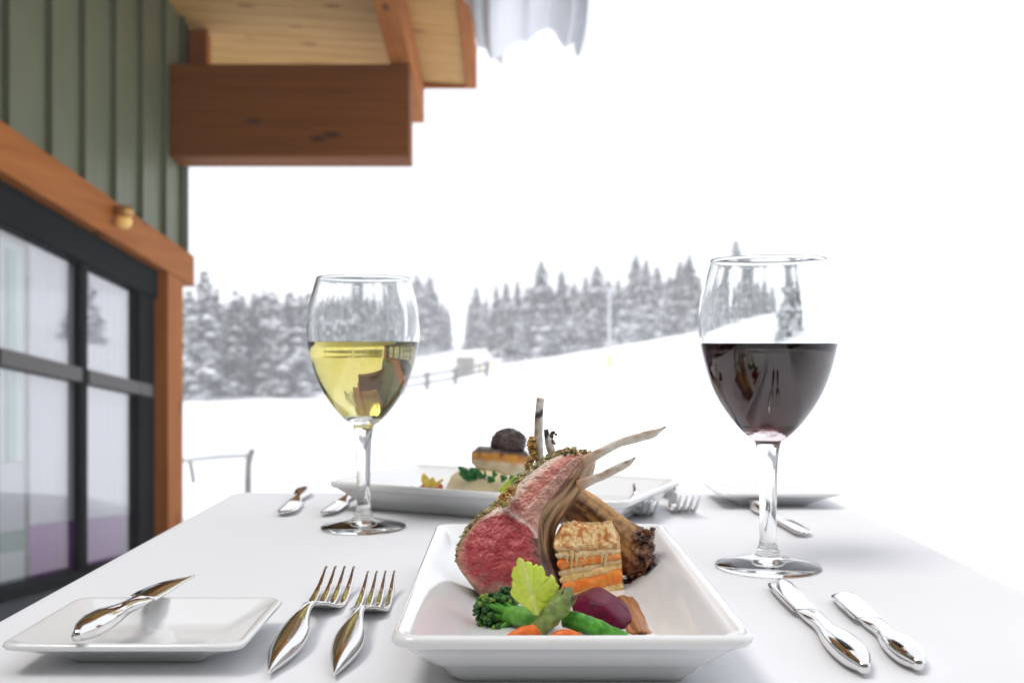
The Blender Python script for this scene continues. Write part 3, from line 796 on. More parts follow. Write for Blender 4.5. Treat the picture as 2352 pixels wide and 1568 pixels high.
# ------------------------------------------------------------------ food on the lamb platter
FL = TZ + .0068
m_meat = M('roast_lamb', attr=True, rough=.36, spec=.45, coat=.10, bump=(950, .4, .0016), sss=.12, var=(500, .16), ssscale=.002)
m_bone = M('bone', attr=True, rough=.5, bump=(500, .3, .0008), var=(350, .15))
m_crust = M('herb_crust', attr=True, rough=.6, bump=(1500, .3, .0005))
CR = random.Random(5)
def chop_front():
    secs = [((590, 1142), (780, 1190), (1000, 1130)), ((505, 1040), (925, 1095), (1015, 1080)), ((447, 955), (900, 985), (1003, 990)), ((445, 870), (875, 882), (968, 890)), ((490, 780), (866, 800), (957, 812)),
            ((560, 702), (870, 705), (970, 742)), ((645, 642), (905, 622), (1030, 655)), ((702, 585), (948, 575), (1078, 595)), ((762, 516), (1003, 510), (1118, 535)), ((832, 456), (1050, 447), (1150, 480)),
            ((902, 402), (1088, 402), (1170, 424)), ((978, 364), (1115, 370), (1172, 385)), ((1042, 350), (1120, 354), (1160, 364))]
    n = 180
    Lr = crom([(*s[0], 0) for s in secs], n); Mr = crom([(*s[1], 0) for s in secs], n); Rr = crom([(*s[2], 0) for s in secs], n)
    rows, cols = [], []
    for i in range(n):
        s = i / (n - 1)
        y0 = lerp(.586, .618, s); th = lerp(.034, .020, s)
        a, b_, c = Lr[i], Mr[i], Rr[i]
        row, cl = [], []
        nf, ns = 70, 26
        for j in range(nf + 1):                       # cut face
            u = j / nf; q = lerp(a, b_, u)
            bul = .0035 * math.sin(math.pi * u) ** .6 + .004 * math.exp(-(((q.x - 660) / 170) ** 2 + ((q.y - 880) / 170) ** 2))
            p = Z1(q.x, q.y, y0 - bul + .0010 * fbm((q.x, q.y, 0), .016, 3))
            p += Vector((0, .0006 * fbm(p, 700, 2) + .0003 * nz((q.x * .5, q.y * 1.6, 0), .10, 7), .0003 * fbm(p, 700, 4)))
            row.append(p)
            # colours of the meat itself
            mm = fbm((q.x, q.y, 1), .02, 5); fine = nz((q.x, q.y, 2), .09, 6) 
            red = mixc((.36, .018, .030), (.56, .12, .12), .42 + .55 * mm + .45 * fine)
            pink = mixc((.52, .20, .16), (.66, .36, .29), .5 + .6 * mm)
            d = math.hypot((q.x - 665) / 200, (q.y - 868) / 205) + .10 * nz((q.x, q.y, 0), .012, 1)
            col = mixc(red, pink, sstep(.88, 1.12, d))
            if q.y < 690:                             # rib end: fat cap, muscle streak, fat seams
                dm = abs(u - (.47 + .06 * nz((q.y, 0, 0), .02)))
                mus = mixc((.56, .17, .14), (.66, .27, .22), .5 + mm)
                col2 = mixc(mus, (.80, .54, .46), sstep(.10, .30, dm + .10 * fine))
                if u > .72: col2 = mixc(col2, (.50, .22, .17), .75)
                if u < .14: col2 = (.72, .58, .48)
                col = mixc(col, col2, sstep(700, 640, q.y))
            wl = math.exp(-((d - 1.03) / .05) ** 2) * sstep(860, 760, q.y)
            col = mixc(col, (.82, .68, .62), wl * .8)
            if q.x < 620: col = mixc(col, (.46, .22, .15), sstep(.08, .01, u) * .8)
            vein = abs(nz((q.x * 1.0, q.y * .35, 0), .018, 9))
            if 500 < q.x < 600 and 900 < q.y < 1060: col = mixc(col, (.34, .07, .07), sstep(.12, .0, vein) * .7)
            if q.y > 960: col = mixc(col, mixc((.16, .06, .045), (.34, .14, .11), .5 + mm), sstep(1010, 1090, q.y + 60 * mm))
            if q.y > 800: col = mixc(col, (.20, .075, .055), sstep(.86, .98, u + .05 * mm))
            pep = noise.cell(Vector((q.x * .12, q.y * .12, 3)))
            if pep > .93 and u < .5 and q.y < 900 and CR.random() < .25: col = (.05, .035, .02)
            cl.append(col)
        for j in range(1, ns + 1):                    # seared rib side
            u = j / ns; q = lerp(b_, c, u)
            st = nz((u * 6 + i * .006, i * .0225, 0), 1.0, 3) + .7 * nz((u * 17, i * .035, 0), 1.0, 4)
            p = Z1(q.x, q.y, y0 + th * .75 * u ** 1.2 - .003 * math.sin(math.pi * u) + .0016 * st)
            row.append(p)
            col = mixc((.13, .055, .03), (.58, .38, .20), .45 + 1.15 * st)
            col = mixc(col, (.40, .15, .12), sstep(.25, .6, nz((u * 9, i * .02, 0), 1, 14)) * .6)
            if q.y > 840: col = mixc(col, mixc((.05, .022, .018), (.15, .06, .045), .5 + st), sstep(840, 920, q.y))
            if q.y < 480: col = mixc(col, (.55, .36, .22), .4)
            cl.append(col)
        for j in range(1, 7):                         # back
            u = j / 7; q = lerp(c, a, u)
            p = Z1(q.x + 25 * math.sin(math.pi * u), q.y, y0 + th * (.75 + .25 * math.sin(math.pi * u * .9 + .3)) * (1 - .15 * u))
            row.append(p); cl.append((.30, .16, .10))
        for j in range(0, 4):                         # fat cap under the crust
            u = j / 4
            p = Z1(a.x - 6 * math.sin(math.pi * (1 - u)), a.y - 8, y0 + th * .72 * (1 - u)); row.append(p); cl.append((.30, .22, .11))
        rows.append(row); cols.append(cl)
    return loft(rows, cols=cols), Lr
(chA, LrA) = chop_front()
ch1 = empty('lamb_chop', (Z1(760, 1100, .60).x, .60, FL), 0, 'pink-centred double lamb chop, cut face to the viewer, two bones pointing right', 'lamb chop', 'lamb chops')
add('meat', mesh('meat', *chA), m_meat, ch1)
def bone_col(char=None, tip=True):
    def fn(q, u, a):
        st = nz((q.x * .6, q.y, q.z), 330, 2) + .6 * fbm(q, 160, 3)
        c = mixc((.84, .82, .79), (.62, .53, .42), .28 + .6 * st)
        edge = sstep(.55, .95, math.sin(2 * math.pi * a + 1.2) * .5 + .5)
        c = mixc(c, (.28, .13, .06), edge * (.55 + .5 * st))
        if u < .2: c = mixc((.45, .22, .10), c, u / .2)
        if tip and u > .93: c = mixc(c, (.16, .07, .04), (u - .93) / .07)
        if char: u = u + .035 * math.sin(2 * math.pi * a + 1) + .03 * nz(q, 500, 4)
        if char and char[0] < u < char[1]: c = mixc(c, (.018, .018, .022), sstep(0, .05, min(u - char[0], char[1] - u)) * .95)
        return c
    return fn
def bone(pts, rad, Y0, Y1, n=12, char=None, tip=True):
    pp = [Z1(x, y, lerp(Y0, Y1, i / (len(pts) - 1))) for i, (x, y) in enumerate(pts)]
    return tube(pp, [r * .4325 * .61 / F for r in rad], n, 46, (1, .8), .00022, 260, bone_col(char, tip))
add('bone', mesh('bone', *bone([(1090, 400), (1170, 362), (1240, 325), (1310, 292), (1400, 268), (1475, 246), (1500, 234), (1545, 209)], [38, 27, 23, 22, 23, 23, 15, 5], .616, .610)), m_bone, ch1)
add('bone', mesh('bone', *bone([(1080, 520), (1150, 492), (1210, 470), (1270, 440), (1320, 415), (1350, 400), (1382, 373)], [34, 25, 22, 22, 21, 16, 4], .612, .598)), m_bone, ch1)
def crumbs(pts, num, spread, size, pal, rnd):
    parts = []
    for _ in range(num):
        p, d = rnd.choice(pts)
        c = p + Vector((rnd.uniform(-spread, spread), d * rnd.random(), rnd.uniform(-spread, spread)))
        col = rnd.choice(pal); k = rnd.uniform(.7, 1.25); col = tuple(x * k for x in col)
        parts.append(blob(c, size * rnd.uniform(.45, 1.3), 1, .9, rnd.randrange(999), col, (rnd.uniform(.6, 1.5), rnd.uniform(.7, 1.2), rnd.uniform(.5, 1.1))))
    return join(parts)
herb = [(.20, .18, .05), (.30, .26, .09), (.40, .32, .13), (.10, .11, .03), (.52, .42, .22), (.16, .09, .035), (.60, .50, .32), (.46, .34, .14), (.56, .46, .24)]
gold = [(.55, .30, .07), (.62, .38, .12), (.45, .20, .04), (.34, .26, .07), (.60, .45, .22)]
pts = []
for i in range(32, 180):
    q = LrA[i]; s = i / 179
    for kk in range(1 if i < 80 else 2): pts.append((Z1(q.x - 4, q.y - 6, lerp(.586, .618, s) + .001), lerp(.020, .016, s)))
cr1 = crumbs(pts, 1300, .0008, .00080, herb, random.Random(3))
cr2 = crumbs([(Z1(690, 590, .590), .008), (Z1(720, 560, .592), .008), (Z1(675, 612, .59), .006)], 150, .0024, .0010, gold, random.Random(4))
cr3 = crumbs([(Z1(1135, 360, .615), .006), (Z1(1150, 370, .614), .004), (Z1(1110, 350, .615), .006), (Z1(1060, 345, .612), .008), (Z1(1020, 345, .612), .008)], 240, .0018, .0009, herb + gold[:3], random.Random(9))
o = add('herb_crust', mesh('herb_crust', *join([cr1, cr2, cr3])), m_crust, ch1); o['kind'] = 'stuff'

# second chop, behind
def chop_back():
    secs = [((1000, 500), (930, 660)), ((1060, 515), (965, 700)), ((1135, 552), (1010, 745)), ((1205, 597), (1090, 810)), ((1292, 664), (1175, 890)), ((1368, 716), (1255, 955)), ((1428, 748), (1318, 1000)), ((1474, 768), (1372, 1022)), ((1487, 845), (1412, 1024)), ((1468, 910), (1432, 1005))]
    n = 130
    U = crom([(*s[0], 0) for s in secs], n); D = crom([(*s[1], 0) for s in secs], n)
    rows, cols = [], []
    for i in range(n):
        s = i / (n - 1); a, b_ = U[i], D[i]; y0 = lerp(.652, .636, s); th = .030
        row, cl = [], []
        char = sstep(1370, 1425, lerp(a, b_, .5).x + 30)
        for j in range(49):
            u = j / 48; q = lerp(a, b_, u)
            st = nz((u * 7, i * .02, 0), 1, 11) + .45 * nz((u * 20, i * .03, 0), 1, 12) + .5 * fbm((q.x, q.y, 0), .03, 13)
            rough = char * .0022 * fbm((q.x, q.y, 0), .03, 7)
            p = Z1(q.x, q.y, y0 - .009 * math.sin(math.pi * u) ** .7 + .0009 * st + rough)
            p += Vector((rough * .8, 0, rough * .8))
            row.append(p)
            col = mixc((.15, .06, .02), (.58, .32, .11), .5 + 1.0 * st)
            col = mixc(col, (.12, .07, .04), sstep(1130, 1040, q.x + .3 * (q.y - 600)) * .7)
            mm = fbm((q.x, q.y, 0), .022, 8)
            ch = mixc((.035, .016, .012), (.26, .09, .035), .4 + .9 * mm)
            ch = mixc(ch, (.42, .22, .09), sstep(.35, .6, mm) * .6)
            col = mixc(col, ch, sstep(1330, 1415, q.x + 60 * mm))
            col = mixc(col, (.22, .06, .04), sstep(.55, .9, u) * .35)
            cl.append(col)
        for j in range(1, 8):
            u = j / 8; q = lerp(b_, a, u)
            p = Z1(q.x, q.y, y0 + th * math.sin(math.pi * (u * .8 + .1)))
            row.append(p); cl.append((.16, .08, .045))
        rows.append(row); cols.append(cl)
    return loft(rows, cols=cols)
ch2 = empty('lamb_chop', (Z1(1300, 1000, .645).x, .645, FL), 0, 'browned lamb chop behind, charred end at right, one bone standing upright', 'lamb chop', 'lamb chops')
add('meat', mesh('meat', *chop_back()), m_meat, ch2)
add('bone', mesh('bone', *bone([(935, 600), (893, 480), (876, 390), (869, 300), (870, 190), (872, 130), (880, 58)], [34, 28, 25, 24, 24, 22, 22], .648, .640, char=(.72, .885), tip=False)), m_bone, ch2)
add('bone', mesh('bone', *bone([(1010, 560), (975, 430), (950, 370), (925, 300), (908, 225)], [36, 30, 26, 22, 12], .650, .645, char=(.86, 1.01))), m_bone, ch2)
# meat shoulder joining the upright bones to the back chop
v = tube([Z1(1040, 640, .655), Z1(960, 560, .655), Z1(900, 470, .652), Z1(905, 380, .650)], [.0135, .011, .007, .003], 14, 24, (1, .8), .0015, 200, lambda q, u, a: mixc((.20, .11, .06), (.50, .31, .16), .5 + fbm(q, 300, 2)))
add('rib_meat', mesh('rib_meat', *v), m_meat, ch2)
pts = [(Z1(lerp(815, 842, k / 12) + 8 * math.sin(k), lerp(490, 285, k / 12), .640), .010) for k in range(13)]
cr = crumbs(pts, 560, .0019, .0010, gold, random.Random(8))
crb = crumbs([(Z1(935, 265, .645), .004), (Z1(945, 290, .645), .004), (Z1(950, 250, .645), .004)], 40, .0014, .0010, [(.05, .04, .03), (.12, .08, .04), (.2, .13, .06)], random.Random(18))
o = add('herb_crust', mesh('herb_crust', *join([cr, crb])), m_crust, ch2); o['kind'] = 'stuff'
crc = crumbs([(Z1(lerp(1395, 1470, k / 9), lerp(1010, 780, (k * 7 % 10) / 9), .632), .008) for k in range(10)], 150, .003, .0016, [(.03, .015, .012), (.06, .03, .02), (.16, .06, .025), (.3, .13, .05)], random.Random(28))
o = add('charred_edge', mesh('charred_edge', *crc), m_meat, ch2); o['kind'] = 'stuff'

jc = Z1(1395, 1020, .632)
v, f, k = blob((jc.x, jc.y + .004, FL + .0004), .012, 3, .5, 6, sq=(1.1, .8, .05))
solo('meat_juice', mesh('meat_juice', v, f), M('dark_jus', (.05, .012, .006), rough=.12, coat=.4), 'small dark pool of meat juice under the charred chop end', 'sauce')
# layered potato and carrot gratin
m_grat = M('gratin', attr=True, rough=.45, spec=.3, coat=.06, bump=(600, .3, .0008), sss=.25, sssr=(.8, .5, .25), var=(250, .12), ssscale=.003)
gr = empty('vegetable_gratin', (Z2(1400, 1060, .615).x, .615, FL), 0, 'layered slice of potato and carrot gratin with browned top', 'gratin')
def layer(name, yl0, yr0, yl1, yr1, c1, c2, seed, jut=0, top=False):
    """one slice: image heights of its upper and lower edge at the left and right end of the front"""
    nx_, secs, cols = 90, [], []
    for i in range(nx_):
        u = i / (nx_ - 1)
        xt = lerp(1085, 1660, u) ; 
        yt, yb = lerp(yl0, yr0, u), lerp(yl1, yr1, u)
        def xs(y): return lerp(1050 + (y - 560) * .17, 1690 + (y - 560) * .08, u)
        yf = lerp(.600, .617, u) + jut + .0012 * nz((u * 5, 0, 0), 1, seed) + .0005 * nz((u * 22, 0, 0), 1, seed + 1)
        wv = 16 * nz((u * 4, 3, 0), 1, seed + 2) + 7 * nz((u * 13, 3, 0), 1, seed + 3)
        wb = 12 * nz((u * 4, 9, 0), 1, seed + 4)
        e = min(1, min(u, 1 - u) * 14 + .35)
        ring = []
        dep = .030 * lerp(1, .8, u)
        mid = (yt + yb) / 2
        for yy, dd in [(lerp(yb + wb, yt + wv, g_), .0014 - .0022 * math.sin(math.pi * g_) ** .6 + .0005 * nz((u * 16, g_ * 3, 0), 1, seed + 8)) for g_ in (0, .12, .25, .4, .55, .7, .85, 1)] + [(yt + wv, .006)]:
            yy = lerp(mid, yy, e); ring.append(Z2(xs(yy), yy, yf + dd))
        a = ring[-1]; d_ = Vector((.10, 1, 0))
        for w_ in (.35, .7, 1.0):
            ring.append(a + d_ * dep * w_ + Vector((0, 0, (.0012 * nz((u * 6, w_ * 4, 0), 1, seed + 5) + (.0015 * (1 - w_) if top else 0)))))
        b0 = ring[0]
        for w_ in (1.0, .5): ring.append(b0 + d_ * dep * w_)
        secs.append(ring)
        k = []
        for p_ in ring:
            mm = fbm(p_, 260, seed) + .7 * nz((u * 12, p_.z * 1500, 0), 1, seed)
            k.append(mixc(c1, c2, .5 + 1.2 * mm))
        cols.append(k)
    v, f, kk = loft(secs, cols=cols)
    add(name, mesh(name, v, f, kk), m_grat, gr)
pot1, pot2 = (.90, .68, .34), (.76, .47, .16)
car1, car2 = (.86, .19, .012), (.80, .30, .05)
layer('potato_layer', 985, 905, 1125, 1022, pot1, (.70, .42, .13), 1)
layer('carrot_layer', 925, 770, 1060, 922, car1, car2, 2, -.0008)
layer('potato_layer', 845, 715, 960, 800, pot1, pot2, 3, .0004)
layer('potato_layer', 790, 670, 870, 742, (.74, .56, .34), pot2, 4, .0008)
layer('carrot_layer', 690, 632, 800, 684, car1, (.80, .38, .12), 5, -.0002)
layer('potato_layer', 610, 570, 705, 650, (.82, .66, .42), (.74, .5, .24), 6, .0002)
layer('browned_top', 540, 495, 628, 590, (.80, .62, .36), (.60, .26, .06), 7, -.0008, True)
cheese = []
rg = random.Random(6)
for k in range(9):
    x = rg.uniform(1180, 1640); y0 = rg.uniform(600, 660); ln = rg.uniform(40, 150)
    yv = lerp(.600, .617, (x - 1085) / 575) - .0008
    cheese.append(tube([Z2(x, y0, yv), Z2(x - 4, y0 + ln * .5, yv - .0005), Z2(x - 8 + rg.uniform(-6, 6), y0 + ln, yv)], [.0016, .0009, .0006], 7, 8, colf=lambda q, u, a: (.78, .56, .28)))
add('melted_cheese', mesh('melted_cheese', *join(cheese)), m_grat, gr)
# browned blistered crust on top
V, Fc, K = [], [], []
nu, nv = 90, 60
for j in range(nv):
    for i in range(nu):
        u, w_ = i / (nu - 1), (j / (nv - 1)) ** 2.2
        q = Z2(lerp(1048, 1686, u), lerp(590, 545, u), lerp(.5985, .6155, u)) + Vector((.10, 1, 0)) * (.030 * lerp(1, .8, u) * w_)
        mm = fbm(q, 170, 4) + .6 * fbm(q, 480, 5)
        ed = min(1, 8 * min(u, 1 - u)) * min(1, 9 * min(w_, 1 - w_))
        q.z += .0008 + ed * (.0078 + .0018 * mm) + .004 * math.sin(math.pi * min(1, w_ * 1.3)) * (1 - .6 * u)
        mm = fbm(q, 190, 4) + .7 * fbm(q, 520, 5)
        V.append(q); K.append(mixc((.88, .66, .34), (.54, .17, .025), .42 + 1.3 * mm + .5 * (w_ - .35)))
Fc = [(j * nu + i, j * nu + i + 1, (j + 1) * nu + i + 1, (j + 1) * nu + i) for j in range(nv - 1) for i in range(nu - 1)]
add('golden_crust', mesh('golden_crust', V, Fc, K), m_grat, gr)

# beetroot wedge
def hull(name, pts, sub=2, bev=.0015):
    bm = bmesh.new()
    for p_ in pts: bm.verts.new(p_)
    bmesh.ops.convex_hull(bm, input=bm.verts)
    for v_ in [v_ for v_ in bm.verts if not v_.link_faces]: bm.verts.remove(v_)
    bmesh.ops.dissolve_limit(bm, angle_limit=R(12), verts=bm.verts, edges=bm.edges)
    bmesh.ops.bevel(bm, geom=list(bm.edges), offset=bev, segments=3, affect='EDGES', profile=.5, clamp_overlap=True)
    me = bpy.data.meshes.new(name); bm.to_mesh(me); bm.free()
    me.polygons.foreach_set('use_smooth', [True] * len(me.polygons))
    return me
bp_ = [Z2(1215, 1115, .553), Z2(1335, 1036, .553), Z2(1485, 998, .556), Z2(1605, 1022, .556), Z2(1755, 1158, .550), Z2(1812, 1258, .545), Z2(1792, 1440, .534), Z2(1560, 1440, .530), Z2(1262, 1330, .535),
       Z2(1400, 1085, .537), Z2(1530, 1120, .534), Z2(1660, 1250, .530)]
bp_ += [q + Vector((.001, .018, -.001)) for q in (bp_[0], bp_[2], bp_[4], bp_[5])] + [Vector((q.x, q.y + .016, FL)) for q in (bp_[6], bp_[8])]
m_beet = M('cooked_beetroot', (.115, .001, .026), rough=.45, spec=.25, coat=.0, var=(260, .45), bump=(900, .25, .0006), sss=.1, sssr=(.5, .05, .1), ssscale=.002)
solo('beetroot_wedge', hull('beetroot_wedge', bp_, bev=.0016), m_beet, 'glossy purple beetroot wedge at the front of the lamb platter', 'beetroot')

# crisp brown sliver right of the beetroot
V, Fc, K = [], [], []
nu, nv = 26, 24
for j in range(nv):
    for i in range(nu):
        u, w_ = i / (nu - 1), j / (nv - 1)
        l_, r_ = lerp(1610, 1760, w_), lerp(1810, 2005, w_ ** .8)
        r_ += 18 * nz((w_ * 7, 0, 0), 1, 2)
        x, y = lerp(l_, r_, u), lerp(1045, 1390, w_) + 10 * math.sin(u * 9)
        p_ = Z2(x, y, lerp(.594, .524, w_) - .003 * math.sin(math.pi * u) + .0009 * math.sin(u * 26 + 3 * nz((u, w_ * 3, 0), 2)))
        V.append(p_); st = nz((u * 16, w_ * 2.2, 0), 1, 5)
        K.append(mixc(mixc((.20, .065, .018), (.46, .19, .06), .5 + .9 * st), (.66, .40, .22), sstep(.72, 1, u) * sstep(.4, 1, w_) * .9))
Fc = [(j * nu + i, j * nu + i + 1, (j + 1) * nu + i + 1, (j + 1) * nu + i) for j in range(nv - 1) for i in range(nu - 1)]
o = solo('crisp_sliver', mesh('crisp_sliver', V, Fc, K), m_grat, 'thin ribbed brown crisp lying right of the beetroot wedge', 'crisp')
sm = o.modifiers.new('thickness', 'SOLIDIFY'); sm.thickness = .0012

# broccolini
m_veg = M('green_vegetable', attr=True, rough=.42, spec=.3, coat=.06, bump=(900, .2, .0005), sss=.10, sssr=(.2, .5, .1), var=(300, .18), ssscale=.002)
br = empty('broccolini', (Z2(650, 1350, .54).x, .54, FL), 0, 'dark green broccolini floret with bright stem below the cut lamb', 'broccolini')
def stemcol(c1, c2, s=260, seed=1):
    return lambda q, u, a: mixc(c1, c2, .5 + .9 * fbm(q, s, seed) + .3 * (u - .5))
add('stem', mesh('stem', *tube([Z2(560, 1225, .540), Z2(700, 1235, .536), Z2(850, 1262, .531), Z2(1000, 1275, .528)], [.0040, .0050, .0046, .0040], 14, 26, colf=stemcol((.07, .24, .025), (.16, .40, .06)))), m_veg, br)
rb = random.Random(12); brs, buds = [], []
for k in range(20):
    a = lerp(-1.35, 1.45, k / 19) + rb.uniform(-.08, .08)
    ln = rb.uniform(190, 275) * (1 if abs(a) < .9 else .75)
    ex, ey = 600 - math.cos(a) * ln, 1240 + math.sin(a) * ln * .85
    yy = .541 + rb.uniform(-.010, .006)
    st0 = Z2(lerp(690, 590, rb.random()), 1235 + 25 * math.sin(a), .540)
    en = Z2(ex, ey, yy)
    brs.append(tube([st0, lerp(st0, en, .5) + Vector((0, -.001, .0004)), en], [.0019, .0015, .0009], 7, 8, colf=stemcol((.05, .22, .02), (.13, .38, .05))))
    for _ in range(20):
        d = Vector((rb.gauss(0, 1), rb.gauss(0, .9), rb.gauss(0, 1))); d = d.normalized() * rb.random() ** .4 * .0038
        c = en + d
        hi = rb.random()
        col = mixc((.012, .060, .016), (.045, .15, .03), rb.random()) if hi < .8 else (.17, .27, .03)
        buds.append(blob(c, rb.uniform(.0009, .0017), 1, .25, rb.randrange(99), col))
for cx_, cy_ in ((560, 1010), (590, 1050), (630, 1010), (620, 1075), (545, 1045)):
    for _ in range(24):
        c = Z2(cx_ + rb.gauss(0, 22), cy_ + rb.gauss(0, 22), .549 + rb.gauss(0, .002))
        buds.append(blob(c, rb.uniform(.0008, .0014), 1, .25, rb.randrange(99), mixc((.014, .065, .018), (.06, .19, .04), rb.random())))
    brs.append(tube([Z2(720, 1200, .546), Z2(lerp(720, cx_, .6), lerp(1200, cy_, .5), .548), Z2(cx_, cy_, .549)], [.0014, .0012, .0010], 7, 8, colf=stemcol((.03, .13, .02), (.07, .22, .04))))
add('branchlets', mesh('branchlets', *join(brs)), m_veg, br)
o = add('floret_buds', mesh('floret_buds', *join(buds)), m_veg, br); o['kind'] = 'stuff'

# celery leaf
lf = [(715, 675), (735, 678), (755, 692), (770, 718), (800, 710), (832, 722), (850, 758), (880, 735), (903, 765), (925, 750), (948, 772), (965, 812), (968, 852), (1000, 862), (1030, 833), (1058, 868), (1068, 915), (1102, 948), (1086, 985), (1100, 1018), (1075, 1055), (1062, 1100), (1020, 1140), (975, 1178), (935, 1228), (890, 1236), (848, 1226), (830, 1190), (790, 1160), (745, 1130), (695, 1095), (645, 1042), (630, 1000), (652, 962), (643, 922), (662, 888), (642, 852), (655, 800), (662, 770), (690, 758), (692, 712)]
dense = []
for i in range(len(lf)):
    a, b_ = lf[i], lf[(i + 1) % len(lf)]
    for k in range(3): dense.append((lerp(a[0], b_[0], k / 3), lerp(a[1], b_[1], k / 3)))
V, Fc, K = [], [], []
rings = 9; nn = len(dense); c0 = (865, 1010)
for r_ in range(rings):
    s = 1 - r_ / rings
    for (x, y) in dense:
        xx, yy = lerp(c0[0], x, s), lerp(c0[1], y, s)
        ax = (xx - lerp(890, 735, (1225 - yy) / 550)) 
        ang = math.atan2(yy - 1225, xx - 890)
        vein = abs(math.sin(ang * 13 + .004 * yy))
        dep = .519 + .000018 * abs(ax) - .0016 * (1 - abs(ax) / 240) + .0012 * sstep(900, 680, yy) - .0008 * vein + .0006 * nz((xx, yy, 0), .02)
        V.append(Z2(xx, yy, dep))
        k = mixc((.54, .66, .05), (.72, .78, .20), (1 - vein) ** 3 * .8 + .25 * nz((xx, yy, 0), .015, 4))
        K.append(mixc(k, (.72, .76, .30), max(0, 1 - abs(ax) / 26) * .8))
k0 = len(V); V.append(Z2(*c0, .5175)); K.append((.6, .68, .15))
for r_ in range(rings - 1):
    for j in range(nn): Fc.append((r_ * nn + j, r_ * nn + (j + 1) % nn, (r_ + 1) * nn + (j + 1) % nn, (r_ + 1) * nn + j))
for j in range(nn): Fc.append(((rings - 1) * nn + j, (rings - 1) * nn + (j + 1) % nn, k0))
m_leaf = M('celery_leaf', attr=True, rough=.42, sss=.3, sssr=(.6, .7, .15), var=(500, .06), ssscale=.0015)
o = solo('celery_leaf', mesh('celery_leaf', V, Fc, K), m_leaf, 'bright yellow-green serrated celery leaf standing before the lamb', 'leaf')
sm = o.modifiers.new('thickness', 'SOLIDIFY'); sm.thickness = .00035

# asparagus tip, bean, carrots
asp = empty('asparagus_spear', (Z2(1000, 1390, .52).x, .52, FL), 0, 'olive green asparagus tip crossing in front of the leaf stem', 'asparagus')
apts = [Z2(850, 1430, .520), Z2(940, 1330, .518), Z2(1035, 1225, .517), Z2(1110, 1135, .518), Z2(1145, 1085, .520), Z2(1160, 1062, .522)]
acol = lambda q, u, a: mixc(mixc((.12, .20, .04), (.24, .32, .08), .5 + fbm(q, 300, 3)), (.14, .09, .06), .5 * sstep(.1, .6, nz(q, 260, 8)))
add('shaft', mesh('shaft', *tube(apts, [.0040, .0046, .0052, .0054, .0040, .0008], 14, 36, wob=.0006, wobs=300, colf=acol)), m_veg, asp)
ra_ = random.Random(3); al = crom(apts, 40)
for k in range(15):
    i = 10 + int(k * 1.9); p_ = al[i]; d = (al[min(i + 2, 39)] - al[i - 1]).normalized()
    a = k * 2.4; s1 = d.cross(Vector((0, 1, 0))).normalized(); s2 = d.cross(s1)
    o_ = s1 * math.cos(a) + s2 * math.sin(a)
    r_ = .0055 if i < 34 else .004
    tb_ = d.cross(o_)
    Vv, Kk = [], []
    for q in range(6):
        u = q / 5; wd = .0028 * math.sin(math.pi * min(1, u * .85 + .15)) * (1 - u * .5)
        c = p_ + d * (.0075 * u) + o_ * (r_ * (.86 + .22 * math.sin(u * 2.4)) - .0016 * u * u)
        for e in (-1, 0, 1):
            Vv.append(c + tb_ * wd * e - o_ * (.0006 * abs(e))); Kk.append(mixc((.20, .27, .07), (.11, .09, .05), u * .7 + .3 * ra_.random()))
    ff = [(q * 3 + e, q * 3 + e + 1, q * 3 + e + 4, q * 3 + e + 3) for q in range(5) for e in range(2)]
    add('bract', mesh('bract', Vv, ff, Kk), m_veg, asp)
bn = tube([Z2(1150, 1262, .524), Z2(1260, 1285, .522), Z2(1420, 1335, .519), Z2(1580, 1395, .516), Z2(1760, 1450, .514)], [.0042, .0046, .0044, .0036, .0022], 14, 34, wob=.0006, wobs=180, colf=stemcol((.025, .17, .008), (.10, .36, .035), 330))
solo('green_bean', mesh('green_bean', *bn), m_veg, 'bright green vegetable stalk lying in front of the beetroot', 'vegetable')
m_car = M('carrot', attr=True, rough=.4, spec=.3, coat=.08, bump=(500, .2, .0004), sss=.15, sssr=(.8, .3, .05), ssscale=.002)
cc = lambda q, u, a: mixc((.80, .20, .03), (.70, .13, .015), .5 + fbm(q, 250, 2))
v = tube([Z2(590, 1450, .514), Z2(690, 1415, .514), Z2(790, 1392, .515), Z2(900, 1388, .517), Z2(960, 1400, .520)], [.0012, .0024, .0032, .0032, .002], 12, 24, colf=cc)
solo('carrot_stick', mesh('carrot_stick', *v), m_car, 'orange carrot piece below the broccolini stem', 'carrot', 'carrot pieces')
v = tube([Z2(1020, 1440, .513), Z2(1110, 1424, .513), Z2(1220, 1424, .513), Z2(1320, 1440, .513)], [.0012, .0026, .0026, .0012], 12, 20, colf=cc)
solo('carrot_stick', mesh('carrot_stick', *v), m_car, 'sliver of carrot between asparagus and green stalk', 'carrot', 'carrot pieces')

# ------------------------------------------------------------------ food on the fish platter
YB = .945
m_mash = M('mashed_potato', attr=True, rough=.55, bump=(300, .4, .001), sss=.3, sssr=(.8, .6, .4), var=(120, .06), ssscale=.004)
V, Fc, K = [], [], []
c = Z3(650, 870, YB); c.z = FL
prof = [(.0, .031), (.012, .0305), (.021, .028), (.0265, .022), (.0285, .014), (.0295, .006), (.030, 0)]
prof = crom([(a, b_, 0) for a, b_ in prof], 18)
secs, cols = [], []
for q in prof[1:]:
    s, kk = [], []
    for j in range(48):
        t = 2 * math.pi * j / 48
        w_ = 1 + .09 * nz((math.cos(t), math.sin(t), q.y * 60), 1.6, 3) + .035 * nz((math.cos(t) * 2, math.sin(t) * 2, q.y * 260), 1.5, 5)
        s.append(c + Vector((math.cos(t) * q.x * w_, math.sin(t) * q.x * .8 * w_, q.y)))
        kk.append(mixc((.84, .74, .50), (.76, .62, .36), .5 + fbm(s[-1], 120, 2)))
    secs.append(s); cols.append(kk)
